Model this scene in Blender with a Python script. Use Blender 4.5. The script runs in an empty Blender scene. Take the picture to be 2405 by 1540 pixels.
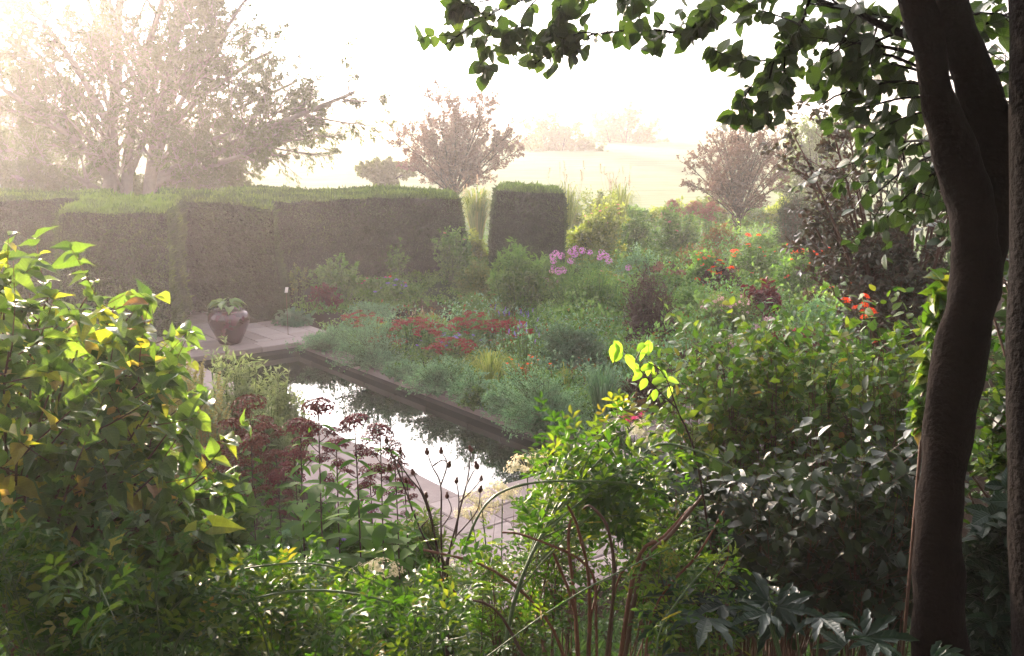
import bpy, math, random
import numpy as np
from mathutils import Vector, Matrix, noise as mnoise
PI = math.pi
SC = bpy.context.scene
COL = SC.collection

# ------------------------------------------------------------------ camera
cam_d = bpy.data.cameras.new("camera"); cam = bpy.data.objects.new("camera", cam_d); COL.objects.link(cam)
cam_d.lens = 35.0; cam_d.sensor_width = 36.0; cam_d.clip_start = 0.05; cam_d.clip_end = 3000
PITCH = math.atan(470 / 2338.0)
CAMZ = 4.0
cam.location = (0, 0, CAMZ); cam.rotation_euler = (PI / 2 - PITCH, 0, 0)
SC.camera = cam

# ------------------------------------------------------------------ world, sun, exposure
SUN_EL, SUN_AZ = math.radians(9.8), math.radians(-26.2)      # azimuth from +Y towards +X
w = bpy.data.worlds.new("World"); SC.world = w; w.use_nodes = True
nt = w.node_tree; nt.nodes.clear()
sky = nt.nodes.new("ShaderNodeTexSky"); sky.sky_type = 'NISHITA'; sky.sun_disc = False
sky.sun_elevation = SUN_EL; sky.sun_rotation = SUN_AZ; sky.air_density = 1.0; sky.dust_density = 6.0; sky.ozone_density = 1.0
hs = nt.nodes.new("ShaderNodeHueSaturation"); hs.inputs['Saturation'].default_value = 0.25
bg = nt.nodes.new("ShaderNodeBackground"); bg.inputs[1].default_value = 0.15
out = nt.nodes.new("ShaderNodeOutputWorld")
nt.links.new(sky.outputs[0], hs.inputs['Color']); tn = nt.nodes.new('ShaderNodeVectorMath'); tn.operation = 'MULTIPLY'; tn.inputs[1].default_value = (1.0, .965, 1.02); nt.links.new(hs.outputs[0], tn.inputs[0]); nt.links.new(tn.outputs[0], bg.inputs[0]); nt.links.new(bg.outputs[0], out.inputs[0])
sd = bpy.data.lights.new("sun", 'SUN'); sun = bpy.data.objects.new("sun", sd); COL.objects.link(sun)
sd.energy = 5.0; sd.angle = math.radians(1.5); sd.color = (1.0, 0.77, 0.57)
sdir = Vector((math.sin(SUN_AZ) * math.cos(SUN_EL), math.cos(SUN_AZ) * math.cos(SUN_EL), math.sin(SUN_EL)))
sun.rotation_euler = (-sdir).to_track_quat('-Z', 'Y').to_euler()
SC.view_settings.view_transform = 'Standard'; SC.view_settings.look = 'None'
SC.view_settings.exposure = 2.6; SC.view_settings.gamma = 1.0
cy = SC.cycles
cy.max_bounces = 6; cy.diffuse_bounces = 3; cy.glossy_bounces = 3; cy.transmission_bounces = 4; cy.volume_bounces = 2
cy.caustics_reflective = False; cy.caustics_refractive = False
cy.use_denoising = True
try: cy.denoiser = 'OPENIMAGEDENOISE'
except Exception: pass

# ------------------------------------------------------------------ photo coordinates -> world
F = 2338.0
_f = np.array([0, math.cos(PITCH), -math.sin(PITCH)]); _u = np.array([0, math.sin(PITCH), math.cos(PITCH)])
def ray(px, py): return _f + np.array([1.0, 0, 0]) * ((px - 1202.5) / F) + _u * ((770 - py) / F)
def G(px, py, z=0.0):                       # where the line of sight meets the level z
    r = ray(px, py); t = (z - CAMZ) / r[2]
    return np.array([r[0] * t, r[1] * t, z])
def D(px, py, y):                           # the point at distance y ahead
    r = ray(px, py); t = y / r[1]
    return np.array([r[0] * t, y, CAMZ + r[2] * t])

# ------------------------------------------------------------------ mesh building
class MB:
    def __init__(s): s.v = []; s.t = []; s.q = []; s.a = []; s.l = {}; s.n = 0
    def add(s, v, tris=None, quads=None, a=0.5):
        v = np.asarray(v, float).reshape(-1, 3); k = len(v)
        if tris is not None and len(tris): s.t.append(np.asarray(tris, np.int64).reshape(-1, 3) + s.n)
        if quads is not None and len(quads): s.q.append(np.asarray(quads, np.int64).reshape(-1, 4) + s.n)
        s.v.append(v); s.a.append(np.broadcast_to(np.asarray(a, float), (k,)).copy()); s.n += k
    def build(s, name, m, parent=None, smooth=False, origin=None):
        me = bpy.data.meshes.new(name)
        V = np.concatenate(s.v) if s.v else np.zeros((0, 3))
        if origin is None and parent is not None: origin = parent.location
        if origin is not None: V = V - np.array(origin)
        T = np.concatenate(s.t) if s.t else np.zeros((0, 3), np.int64)
        Q = np.concatenate(s.q) if s.q else np.zeros((0, 4), np.int64)
        me.vertices.add(len(V)); me.vertices.foreach_set('co', V.ravel().astype(np.float32))
        me.loops.add(T.size + Q.size); me.loops.foreach_set('vertex_index', np.concatenate([T.ravel(), Q.ravel()]).astype(np.int32))
        me.polygons.add(len(T) + len(Q))
        ls = np.concatenate([np.arange(len(T)) * 3, T.size + np.arange(len(Q)) * 4]).astype(np.int32)
        me.polygons.foreach_set('loop_start', ls)
        try: me.polygons.foreach_set('loop_total', np.concatenate([np.full(len(T), 3), np.full(len(Q), 4)]).astype(np.int32))
        except Exception: pass
        me.polygons.foreach_set('use_smooth', np.full(len(T) + len(Q), smooth))
        at = me.attributes.new('v', 'FLOAT', 'POINT'); at.data.foreach_set('value', np.concatenate(s.a).astype(np.float32) if s.a else [])
        if s.l:
            lc = np.zeros((len(V), 3), np.float32)
            for st_, ar in s.l.items(): lc[st_:st_ + len(ar), :2] = ar
            al = me.attributes.new('lc', 'FLOAT_VECTOR', 'POINT'); al.data.foreach_set('vector', lc.ravel())
        me.update(); me.validate()
        me.materials.append(m)
        o = bpy.data.objects.new(name, me); COL.objects.link(o)
        if parent is not None: o.parent = parent
        elif origin is not None: o.location = tuple(origin)
        return o

def tag(o, label=None, cat=None, group=None, kind=None):
    if label: o['label'] = label
    if cat: o['category'] = cat
    if group: o['group'] = group
    if kind: o['kind'] = kind
    return o
def empty(name, loc, label, cat, group=None):
    o = bpy.data.objects.new(name, None); COL.objects.link(o); o.location = tuple(float(c) for c in loc); o.empty_display_size = 0.2
    return tag(o, label, cat, group)
def copy_part(src, parent, loc, rot=(0, 0, 0), sc=1.0):
    c = src.copy(); COL.objects.link(c); c.parent = parent
    c.location = tuple(np.array(loc, float) - np.array(parent.location)); c.rotation_euler = rot; c.scale = (sc, sc, sc)
    return c

def nrm(v): return v / np.maximum(np.linalg.norm(v, axis=-1, keepdims=True), 1e-9)

# leaf templates: length along +Y, normal +Z, unit length
def tpl(verts, tris=(), quads=()): return np.array(verts, float), np.array(tris, np.int64).reshape(-1, 3), np.array(quads, np.int64).reshape(-1, 4)
def t_small(wd=0.5, fold=0.1): return tpl([(0, 0, 0), (-wd / 2, .45, fold), (0, 1, -.08), (wd / 2, .45, fold)], [(0, 2, 1), (0, 3, 2)])
def t_ovate(wd=0.6, fold=0.12, droop=0.22):
    ys = [0, .22, .5, .78, 1.0]; ws = [0.02, .42, .5, .3, 0]
    V = []; Q = []; T = []
    for i, (y, h) in enumerate(zip(ys, ws)):
        z = -droop * y * y
        if i < 4: V += [(-h * wd, y, z + fold * h), (0, y, z), (h * wd, y, z + fold * h)]
        else: V += [(0, y, z)]
    for i in range(3):
        b = i * 3; Q += [(b, b + 1, b + 4, b + 3), (b + 1, b + 2, b + 5, b + 4)]
    T = [(9, 10, 12), (10, 11, 12)]
    return tpl(V, T, Q)
def t_heart(wd=0.86, fold=0.16, droop=0.45, wav=0.0):
    rows = [(0.0, [0, .04, .10]), (-.10, [.06, .26, .34]), (.08, [0, .26, .47]), (.28, [0, .27, .5]), (.5, [0, .23, .43]), (.72, [0, .15, .28]), (.9, [0, .06, .11]), (1.08, [0, 0.0, 0.0])]
    rows[1] = (.02, [0, .24, .40])
    V = []; Q = []
    n = len(rows)
    for i, (y, xs) in enumerate(rows):
        for s in (-1, 1):
            for j, x in enumerate(xs):
                yy = y - (.10 * (x / .4) if i < 2 else 0)
                V.append((s * x * wd, yy, fold * x * 2 - droop * y * abs(y) * .8 + wav * math.sin(i * 2.1 + j * 3 + s) * x))
    for i in range(n - 1):
        for s in (0, 1):
            for j in range(2):
                a = i * 6 + s * 3 + j; b = a + 1; c = a + 7; d = a + 6
                Q.append((a, d, c, b) if s else (a, b, c, d))
    return tpl(V, (), Q)
def t_palm(nl=5, wd=0.28):
    V = []; T = []; b = 0
    for k in range(nl):
        a = (k - (nl - 1) / 2) * math.radians(150 / max(nl - 1, 1)); L = 1 - .25 * abs(k - (nl - 1) / 2) / ((nl - 1) / 2)
        ca, sa = math.cos(a), math.sin(a)
        pr = [(0, 0, 0), (-wd * .4, .3, .05), (-wd * .5, .55, .04), (-wd * .28, .62, .03), (-wd * .33, .78, 0), (0, 1, -.12), (wd * .33, .78, 0), (wd * .28, .62, .03), (wd * .5, .55, .04), (wd * .4, .3, .05), (0, .5, -.03)]
        for (x, y, z) in pr: V.append(((x * ca + y * sa) * L, (-x * sa + y * ca) * L, z * 1.0))
        for i in range(9): T.append((b + 10, b + i + 1, b + i))
        T.append((b + 10, b, b + 9))
        b += 11
    return tpl(V, T)
def t_compound(n=2, wd=.5):                 # rose-like leaf, paired leaflets and one at the end
    V, T = [], []; b = 0
    spec = []
    for i in range(n): spec += [(.25 + .35 * i, -1), (.25 + .35 * i, 1)]
    spec.append((.62 if n == 1 else .72, 0))
    for (y0, s) in spec:
        a = s * math.radians(62); L = .36
        ca, sa = math.cos(a), math.sin(a)
        for (x, y, z) in [(0, 0, 0), (-wd * .45, .45, .09), (-wd * .3, .75, .05), (0, 1, -.1), (wd * .3, .75, .05), (wd * .45, .45, .09)]:
            V.append(((x * ca + y * sa) * L, y0 + (-x * sa + y * ca) * L, z * L - .15 * y0 * y0))
        T += [(b, b + 3, b + 2), (b, b + 2, b + 1), (b, b + 5, b + 4), (b, b + 4, b + 3)]; b += 6
    return tpl(V, T)
SMALL = t_small(); NARROW = t_small(.26, .05); ROUND = t_small(.85, .1); OV = t_ovate(); OVN = t_ovate(.38, .08, .3); HEART = t_heart(); PALM = t_palm(); COMP = t_compound(); LANCE = t_ovate(.26, .05, .3)

def put(mb, tp, P, Dv, Nv, S, a):
    V, T, Q = tp; N = len(P); k = len(V)
    if N == 0: return
    y = nrm(Dv); x = nrm(np.cross(y, Nv)); z = np.cross(x, y)
    S = np.broadcast_to(S, (N,))
    W = (V[None, :, 0, None] * x[:, None] + V[None, :, 1, None] * y[:, None] + V[None, :, 2, None] * z[:, None]) * S[:, None, None] + P[:, None]
    off = (np.arange(N) * k)[:, None, None]
    if k > 8 and N < 60000: mb.l[mb.n] = np.tile(V[:, :2], (N, 1))
    mb.add(W.reshape(-1, 3), (T[None] + off).reshape(-1, 3) if len(T) else None, (Q[None] + off).reshape(-1, 4) if len(Q) else None, np.repeat(np.broadcast_to(a, (N,)), k))

def tubes(mb, P, R, sides=4, a=0.5):        # P (N,m,3) R (N,m)
    P = np.asarray(P, float); R = np.asarray(R, float); N, m, _ = P.shape
    tg = np.zeros_like(P); tg[:, 1:-1] = P[:, 2:] - P[:, :-2]; tg[:, 0] = P[:, 1] - P[:, 0]; tg[:, -1] = P[:, -1] - P[:, -2]; tg = nrm(tg)
    up = np.where(np.abs(tg[:, :, 2:3]) > .9, np.array([1.0, 0, 0]), np.array([0, 0, 1.0]))
    up = np.broadcast_to(up[:, :1], up.shape)
    x = nrm(np.cross(tg, up)); y = np.cross(tg, x)
    an = np.arange(sides) * 2 * PI / sides
    V = P[:, :, None] + R[:, :, None, None] * (np.cos(an)[None, None, :, None] * x[:, :, None] + np.sin(an)[None, None, :, None] * y[:, :, None])
    i = np.arange(m - 1)[:, None]; j = np.arange(sides)[None]
    q = np.stack([i * sides + j, i * sides + (j + 1) % sides, (i + 1) * sides + (j + 1) % sides, (i + 1) * sides + j], -1).reshape(-1, 4)
    Q = (q[None] + (np.arange(N) * m * sides)[:, None, None]).reshape(-1, 4)
    mb.add(V.reshape(-1, 3), None, Q, a if np.isscalar(a) else np.repeat(a, m * sides))

class Br:                                    # a set of curved branches (quadratic curves)
    def __init__(s, B, C, T, r): s.B, s.C, s.T = [np.asarray(q, float).reshape(-1, 3) for q in (B, C, T)]; s.r = np.broadcast_to(np.asarray(r, float), (len(s.B),)).copy()
    def pt(s, i, t): t = t[..., None]; return (1 - t) ** 2 * s.B[i] + 2 * t * (1 - t) * s.C[i] + t * t * s.T[i]
    def tan(s, i, t): t = t[..., None]; return nrm(2 * (1 - t) * (s.C[i] - s.B[i]) + 2 * t * (s.T[i] - s.C[i]))
    def len(s): return np.linalg.norm(s.T - s.C, axis=1) + np.linalg.norm(s.C - s.B, axis=1)
    def tube(s, mb, m=6, sides=4, tip=.25, a=.5, wob=0.0, rng=None):
        t = np.linspace(0, 1, m); N = len(s.B)
        P = s.pt(np.arange(N)[:, None], np.broadcast_to(t, (N, m)))
        if wob and rng is not None:
            k = rng.normal(0, 1, P.shape) * wob * s.r[:, None, None]; k[:, 0] = 0; P = P + k
        tubes(mb, P, s.r[:, None] * (1 - (1 - tip) * t)[None], sides, a)
def perp(d, rng):
    q = rng.normal(size=d.shape); q -= (q * d).sum(-1, keepdims=True) * d; return nrm(q)
def sprout(br, n, t0, t1, ang, length, rr, rng, up=0.2, lj=.4, up2=None, taper=.5, flat=0.0):
    """n side branches on every branch of br; length is a fraction of the parent's"""
    N = len(br.B); i = np.repeat(np.arange(N), n); t = rng.uniform(t0, t1, N * n)
    P = br.pt(i, t); tg = br.tan(i, t); q = perp(tg, rng)
    if flat: q = nrm(q * np.array([1, 1, 1 - flat]))
    a = math.radians(ang) * rng.uniform(.7, 1.3, (len(i), 1))
    d = nrm(tg * np.cos(a) + q * np.sin(a) + np.array([0, 0, up]))
    L = (br.len()[i] * length * rng.uniform(1 - lj, 1 + lj, len(i)) * (1 - taper * (t - t0) / max(t1 - t0, 1e-6)))[:, None]
    C = P + d * L * .5
    d2 = nrm(d + np.array([0, 0, up if up2 is None else up2]) + rng.normal(0, .15, d.shape))
    return Br(P, C, C + d2 * L * .5, br.r[i] * rr * (1 - .4 * t))
def leaf_on(mb, br, K, tp, size, rng, t0=.1, t1=1.0, ang=55, droop=0.1, sj=.3, nup=1.2, flat=0.0, vb=(0, 1), keep=None):
    N = len(br.B); i = np.repeat(np.arange(N), K); t = rng.uniform(t0, t1, N * K)
    P = br.pt(i, t); tg = br.tan(i, t); q = perp(tg, rng)
    if flat: q = nrm(q * np.array([1, 1, 1 - flat]))
    a = math.radians(ang) * rng.uniform(.5, 1.4, (len(i), 1))
    d = nrm(tg * np.cos(a) + q * np.sin(a) - np.array([0, 0, droop]))
    nv = nrm(rng.normal(0, .55, d.shape) + np.array([0, 0, nup]))
    S = size * rng.uniform(1 - sj, 1 + sj, len(i))
    vv = rng.uniform(vb[0], vb[1], len(i)) * .6 + .4 * np.repeat(rng.uniform(vb[0], vb[1], N), K)
    if keep is not None:
        k = keep(P); P, d, nv, S, vv = P[k], d[k], nv[k], S[k], vv[k]
    put(mb, tp, P, d, nv, S, vv)

# ------------------------------------------------------------------ materials
def mat(name): m = bpy.data.materials.new(name); m.use_nodes = True; n = m.node_tree; n.nodes.clear(); return m, n
def ramp(n, fac, cols):
    r = n.nodes.new("ShaderNodeValToRGB"); e = r.color_ramp.elements
    while len(e) < len(cols): e.new(.5)
    for k, c in enumerate(cols):
        e[k].position = c[3] if len(c) > 3 else k / max(len(cols) - 1, 1); e[k].color = (*c[:3], 1)
    n.links.new(fac, r.inputs[0]); return r.outputs[0]
def leafm(name, cols, trans=0.4, rough=.55, tcol=(1.5, 1.7, .6), spec=.3, mott=0.0, vein=False):
    m, n = mat(name)
    at = n.nodes.new("ShaderNodeAttribute"); at.attribute_name = 'v'
    col = ramp(n, at.outputs['Fac'], cols)
    if mott:
        nz = n.nodes.new("ShaderNodeTexNoise"); nz.inputs['Scale'].default_value = 60; nz.inputs['Detail'].default_value = 4
        mm = n.nodes.new("ShaderNodeMapRange"); mm.inputs[3].default_value = 1 - mott; mm.inputs[4].default_value = 1 + mott; n.links.new(nz.outputs[0], mm.inputs[0])
        vm = n.nodes.new("ShaderNodeVectorMath"); vm.operation = 'SCALE'; n.links.new(col, vm.inputs[0]); n.links.new(mm.outputs[0], vm.inputs['Scale']); col = vm.outputs[0]
    p = n.nodes.new("ShaderNodeBsdfPrincipled"); p.inputs['Roughness'].default_value = rough; p.inputs['Specular IOR Level'].default_value = spec
    if vein:
        al = n.nodes.new("ShaderNodeAttribute"); al.attribute_name = 'lc'; sx = n.nodes.new("ShaderNodeSeparateXYZ"); n.links.new(al.outputs['Vector'], sx.inputs[0])
        def mth(op, a, b=None, c=None):
            q = n.nodes.new("ShaderNodeMath"); q.operation = op
            for k_, x_ in enumerate((a, b, c)):
                if x_ is None: continue
                if isinstance(x_, (int, float)): q.inputs[k_].default_value = x_
                else: n.links.new(x_, q.inputs[k_])
            return q.outputs[0]
        ax = mth('ABSOLUTE', sx.outputs[0]); ph = mth('SUBTRACT', sx.outputs[1], mth('MULTIPLY', ax, .75)); sn = mth('SINE', mth('MULTIPLY', ph, 48.0)); v1 = mth('POWER', mth('MULTIPLY_ADD', sn, .5, .5), 5.0)
        v2 = mth('SUBTRACT', 1.0, mth('MINIMUM', mth('MULTIPLY', ax, 28.0), 1.0)); vv = mth('MAXIMUM', mth('MULTIPLY', v1, .55), v2)
        rm = n.nodes.new("ShaderNodeMix"); rm.data_type = 'RGBA'; rm.blend_type = 'MIX'; n.links.new(mth('MULTIPLY', vv, .38), rm.inputs[0]); n.links.new(col, rm.inputs[6])
        dk = n.nodes.new("ShaderNodeVectorMath"); dk.operation = 'MULTIPLY'; dk.inputs[1].default_value = (1.5, 1.35, 1.1); n.links.new(col, dk.inputs[0]); n.links.new(dk.outputs[0], rm.inputs[7]); col = rm.outputs[2]
        bp = n.nodes.new("ShaderNodeBump"); bp.inputs['Strength'].default_value = .55; bp.inputs['Distance'].default_value = .004; bp.invert = True; n.links.new(vv, bp.inputs['Height']); n.links.new(bp.outputs[0], p.inputs['Normal'])
    n.links.new(col, p.inputs['Base Color'])
    tr = n.nodes.new("ShaderNodeBsdfTranslucent"); mx = n.nodes.new("ShaderNodeVectorMath"); mx.operation = 'MULTIPLY'; mx.inputs[1].default_value = tcol
    n.links.new(col, mx.inputs[0]); n.links.new(mx.outputs[0], tr.inputs[0])
    ms = n.nodes.new("ShaderNodeMixShader"); ms.inputs[0].default_value = trans
    o = n.nodes.new("ShaderNodeOutputMaterial")
    n.links.new(p.outputs[0], ms.inputs[1]); n.links.new(tr.outputs[0], ms.inputs[2]); n.links.new(ms.outputs[0], o.inputs[0])
    return m
def gnarl(P, amp=.01, s=9):
    return P + amp * np.stack([np.sin(P[..., 2] * s + 3 * np.sin(P[..., 0] * s * .9)) * np.cos(P[..., 1] * s * 2.3), np.sin(P[..., 2] * s * 1.7 + P[..., 0] * 9) * np.cos(P[..., 0] * s * 2), 0 * P[..., 0]], -1) + amp * .5 * np.stack([np.sin(P[..., 2] * s * 3.1 + P[..., 1] * 40), np.cos(P[..., 2] * s * 2.7 + P[..., 0] * 37), 0 * P[..., 0]], -1)
def solid(name, cols, rough=.7, scale=8, bump=.3, spec=.3, detail=6, attr=False):
    m, n = mat(name)
    tc = n.nodes.new("ShaderNodeNewGeometry")
    nz = n.nodes.new("ShaderNodeTexNoise"); nz.inputs['Scale'].default_value = scale; nz.inputs['Detail'].default_value = detail
    n.links.new(tc.outputs['Position'], nz.inputs['Vector'])
    fac = nz.outputs[0]
    if attr:
        at = n.nodes.new("ShaderNodeAttribute"); at.attribute_name = 'v'; ad = n.nodes.new("ShaderNodeMix"); ad.inputs[0].default_value = .55
        n.links.new(nz.outputs[0], ad.inputs[2]); n.links.new(at.outputs['Fac'], ad.inputs[3]); fac = ad.outputs[0]
    col = ramp(n, fac, cols)
    p = n.nodes.new("ShaderNodeBsdfPrincipled"); p.inputs['Roughness'].default_value = rough; p.inputs['Specular IOR Level'].default_value = spec
    n.links.new(col, p.inputs['Base Color'])
    if bump:
        b = n.nodes.new("ShaderNodeBump"); b.inputs['Strength'].default_value = bump; b.inputs['Distance'].default_value = .02
        n2 = n.nodes.new("ShaderNodeTexNoise"); n2.inputs['Scale'].default_value = scale * 4; n2.inputs['Detail'].default_value = 6; n.links.new(tc.outputs['Position'], n2.inputs['Vector'])
        n.links.new(n2.outputs[0], b.inputs['Height']); n.links.new(b.outputs[0], p.inputs['Normal'])
    o = n.nodes.new("ShaderNodeOutputMaterial"); n.links.new(p.outputs[0], o.inputs[0])
    return m
M = {}
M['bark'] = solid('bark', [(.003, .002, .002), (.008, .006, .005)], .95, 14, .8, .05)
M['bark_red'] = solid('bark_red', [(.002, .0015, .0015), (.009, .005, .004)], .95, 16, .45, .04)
M['bark_pale'] = solid('bark_pale', [(.12, .095, .085), (.22, .18, .165)], .9, 6, .5)
M['stem_g'] = solid('stem_green', [(.05, .09, .03), (.10, .15, .05)], .5, 10, .2)
M['stem_b'] = solid('stem_brown', [(.06, .03, .02), (.14, .07, .045)], .6, 10, .3)
M['stem_r'] = solid('stem_dark_red', [(.03, .014, .012), (.07, .03, .025)], .6, 10, .3)
M['cane'] = solid('cut_cane', [(.10, .035, .02), (.24, .10, .06)], .6, 16, .5)
M['straw'] = solid('straw', [(.25, .17, .08), (.4, .29, .15)], .7, 10, .2)
# ------------------------------------------------------------------ terrain
def sstep(a, b, x): t = np.clip((x - a) / (b - a), 0, 1); return t * t * (3 - 2 * t)
def gz(x, y):
    x = np.asarray(x, float); y = np.asarray(y, float)
    z = 2.35 * (1 - sstep(1.2, 8.2, y))
    z = z + 9.5 * (1 - np.exp(-np.maximum(y + .1 * x - 40, 0) / 210)) * sstep(30, 90, y)
    return z
A = G(430, 840); Cn = G(1080, 1165)
U = (Cn - A); LP = np.linalg.norm(U[:2]); U = U / LP; W = np.array([-U[1], U[0], 0.0])      # along / across the pool
if W[0] < 0: W = -W
Bp = G(705, 803); WP = float(np.dot(Bp - A, W)) ; 
def PU(u, w_, z=0.0): return A + U * u + W * w_ + np.array([0, 0, z])
def uw(p): q = np.asarray(p) - A; return float(np.dot(q, U)), float(np.dot(q, W))

def lines(lo, hi, must):
    L = [0.0]; s = .5; x = 0
    while x < hi: s = s if x < 30 else s * 1.13; x += s; L.append(x)
    x = 0; s = .5
    while x > lo: s = s if x > -30 else s * 1.13; x -= s; L.append(x)
    L = [l for l in L if all(abs(l - m_) > .12 for m_ in must)] + list(must)
    return np.array(sorted(L))
us = lines(-2000, 60, [0.0, LP]); ws = lines(-1500, 1500, [0.0, WP])
mb = MB(); gu, gw = np.meshgrid(us, ws, indexing='ij')
X = A[0] + U[0] * gu + W[0] * gw; Y = A[1] + U[1] * gu + W[1] * gw
Z = gz(X, Y) - .03 + .02 * np.sin(X * 3.1 + np.cos(Y * 2.3)) * np.sin(Y * 2.7) * (np.abs(X) < 60)
V = np.stack([X, Y, Z], -1).reshape(-1, 3); nw = len(ws)
q = []
for i in range(len(us) - 1):
    for j in range(nw - 1):
        if 0 <= us[i] < LP - 1e-6 and 0 <= ws[j] < WP - 1e-6: continue
        q.append((i * nw + j, (i + 1) * nw + j, (i + 1) * nw + j + 1, i * nw + j + 1))
mb.add(V, None, q)
def ground_mat():
    m, n = mat('ground')
    g = n.nodes.new("ShaderNodeNewGeometry"); sp = n.nodes.new("ShaderNodeSeparateXYZ"); n.links.new(g.outputs['Position'], sp.inputs[0])
    nz = n.nodes.new("ShaderNodeTexNoise"); nz.inputs['Scale'].default_value = 1.2; nz.inputs['Detail'].default_value = 8; n.links.new(g.outputs['Position'], nz.inputs['Vector'])
    soil = ramp(n, nz.outputs[0], [(.010, .007, .005), (.035, .025, .018)])
    mp = n.nodes.new("ShaderNodeMapping"); mp.inputs['Scale'].default_value = (.25, 1.6, 1); n.links.new(g.outputs['Position'], mp.inputs[0])
    n3 = n.nodes.new("ShaderNodeTexNoise"); n3.inputs['Scale'].default_value = 1.0; n3.inputs['Detail'].default_value = 10; n3.inputs['Roughness'].default_value = .7; n.links.new(mp.outputs[0], n3.inputs['Vector'])
    gr = ramp(n, n3.outputs[0], [(.13, .17, .11, .3), (.21, .24, .16, .55), (.29, .28, .20, .75)])
    mr = n.nodes.new("ShaderNodeMapRange"); mr.inputs[1].default_value = 29; mr.inputs[2].default_value = 32; n.links.new(sp.outputs[1], mr.inputs[0])
    mx = n.nodes.new("ShaderNodeMix"); mx.data_type = 'RGBA'; n.links.new(mr.outputs[0], mx.inputs[0]); n.links.new(soil, mx.inputs[6]); n.links.new(gr, mx.inputs[7])
    p = n.nodes.new("ShaderNodeBsdfPrincipled"); p.inputs['Roughness'].default_value = 1.0; p.inputs['Specular IOR Level'].default_value = 0.0
    n.links.new(mx.outputs[2], p.inputs['Base Color'])
    b = n.nodes.new("ShaderNodeBump"); b.inputs['Strength'].default_value = .8; b.inputs['Distance'].default_value = .15; n.links.new(n3.outputs[0], b.inputs['Height']); n.links.new(b.outputs[0], p.inputs['Normal'])
    o = n.nodes.new("ShaderNodeOutputMaterial"); n.links.new(p.outputs[0], o.inputs[0]); return m
tag(mb.build('ground', ground_mat(), smooth=True, origin=(0, 0, 0)), 'dark soil of the garden running out to the misty rising meadow', kind='structure')

# ------------------------------------------------------------------ boxes / slabs in pool coordinates
def slab(mb, u0, u1, w0, w1, z0, z1, a=.5, bev=.012, tilt=(0, 0), skew=0.0):
    b = bev
    lo = [(u0, w0), (u1, w0), (u1, w1), (u0, w1)]
    hi = [(u0 + b, w0 + b), (u1 - b, w0 + b), (u1 - b, w1 - b), (u0 + b, w1 - b)]
    V = [PU(u, w_, z0) for u, w_ in lo] + [PU(u, w_, z1 - b) for u, w_ in lo] + [PU(u, w_, z1 + tilt[0] * (u - u0) + tilt[1] * (w_ - w0)) for u, w_ in hi]
    Q = []
    for k in range(4):
        n_ = (k + 1) % 4; Q += [(k, n_, 4 + n_, 4 + k), (4 + k, 4 + n_, 8 + n_, 8 + k)]
    Q.append((8, 9, 10, 11)); mb.add(V, None, Q, a)
rng = np.random.default_rng(5)
mb = MB()
def pave(u0, u1, w0, w1, su, sw, ang=0):
    w_ = w0
    while w_ < w1 - .05:
        dw = min(sw * rng.uniform(.85, 1.2), w1 - w_)
        if w1 - w_ - dw < .15: dw = w1 - w_
        u = u0 - 0
        first = rng.uniform(.4, 1)
        while u < u1 - .05:
            du = min(su * rng.uniform(.75, 1.35) * first, u1 - u); first = 1
            if u1 - u - du < .2: du = u1 - u
            j = .006
            slab(mb, u + j, u + du - j, w_ + j, w_ + dw - j, -.10, .0 + rng.uniform(-.006, .006), rng.uniform(0, 1), tilt=(rng.uniform(-.006, .006), rng.uniform(-.006, .006)))
            u += du
        w_ += dw
# coping round the water (long stones, slightly proud of the pool wall)
pave(-.42, 0.03, -.42, WP + .42, 0.45, .95)                       # far coping
pave(LP - .03, LP + .48, -.42, WP + .42, 0.5, .9)                 # near coping
pave(0.03, LP - .03, -.42, .035, .95, .46)                        # left coping
pave(0.03, LP - .03, WP - .035, WP + .36, .95, .4)                # right coping
tag(mb.build('pool_coping', None or (lambda: M.setdefault('stone', solid('stone', [(.16, .118, .108), (.26, .2, .185), (.38, .31, .285)], .8, 3.0, .5, attr=True)))(), origin=(0, 0, 0)), 'worn stone edging laid round the long pool', kind='structure')
mb = MB()
pave(-4.6, -.42, -1.55, 1.9, .75, .55)           # terrace with the jar
pave(-2.3, -.42, 1.9, WP + .9, .8, .55)
pave(-.42, LP + .48, -1.25, -.42, .8, .42)
pave(LP + .48, LP + 2.5, -1.25, 4.8, .75, .6)
pave(LP - 1.2, LP + .48, WP + .75, 4.8, .75, .6)
tag(mb.build('paving', M['stone'], origin=(0, 0, 0)), 'stone flag paving round the pool', kind='structure')
# pool walls and floor
mb = MB(); zb = -.9
for (a, b) in (((0, 0), (LP, 0)), ((LP, 0), (LP, WP)), ((LP, WP), (0, WP)), ((0, WP), (0, 0))):
    mb.add([PU(a[0], a[1], -.02), PU(b[0], b[1], -.02), PU(b[0], b[1], zb), PU(a[0], a[1], zb)], None, [(0, 1, 2, 3)])
mb.add([PU(0, 0, zb), PU(LP, 0, zb), PU(LP, WP, zb), PU(0, WP, zb)], None, [(0, 1, 2, 3)])
tag(mb.build('pool_wall', solid('pool_stone', [(.02, .018, .016), (.06, .05, .045)], .8, 5, .5), origin=(0, 0, 0)), 'dark stone sides of the pool', kind='structure')
mb = MB(); NW = 40
uu, ww = np.meshgrid(np.linspace(0.002, LP - .002, NW), np.linspace(0.002, WP - .002, 12), indexing='ij')
V = A + uu[..., None] * U + ww[..., None] * W + np.array([0, 0, -.19])
q = [(i * 12 + j, (i + 1) * 12 + j, (i + 1) * 12 + j + 1, i * 12 + j + 1) for i in range(NW - 1) for j in range(11)]
mb.add(V, None, q)
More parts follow.
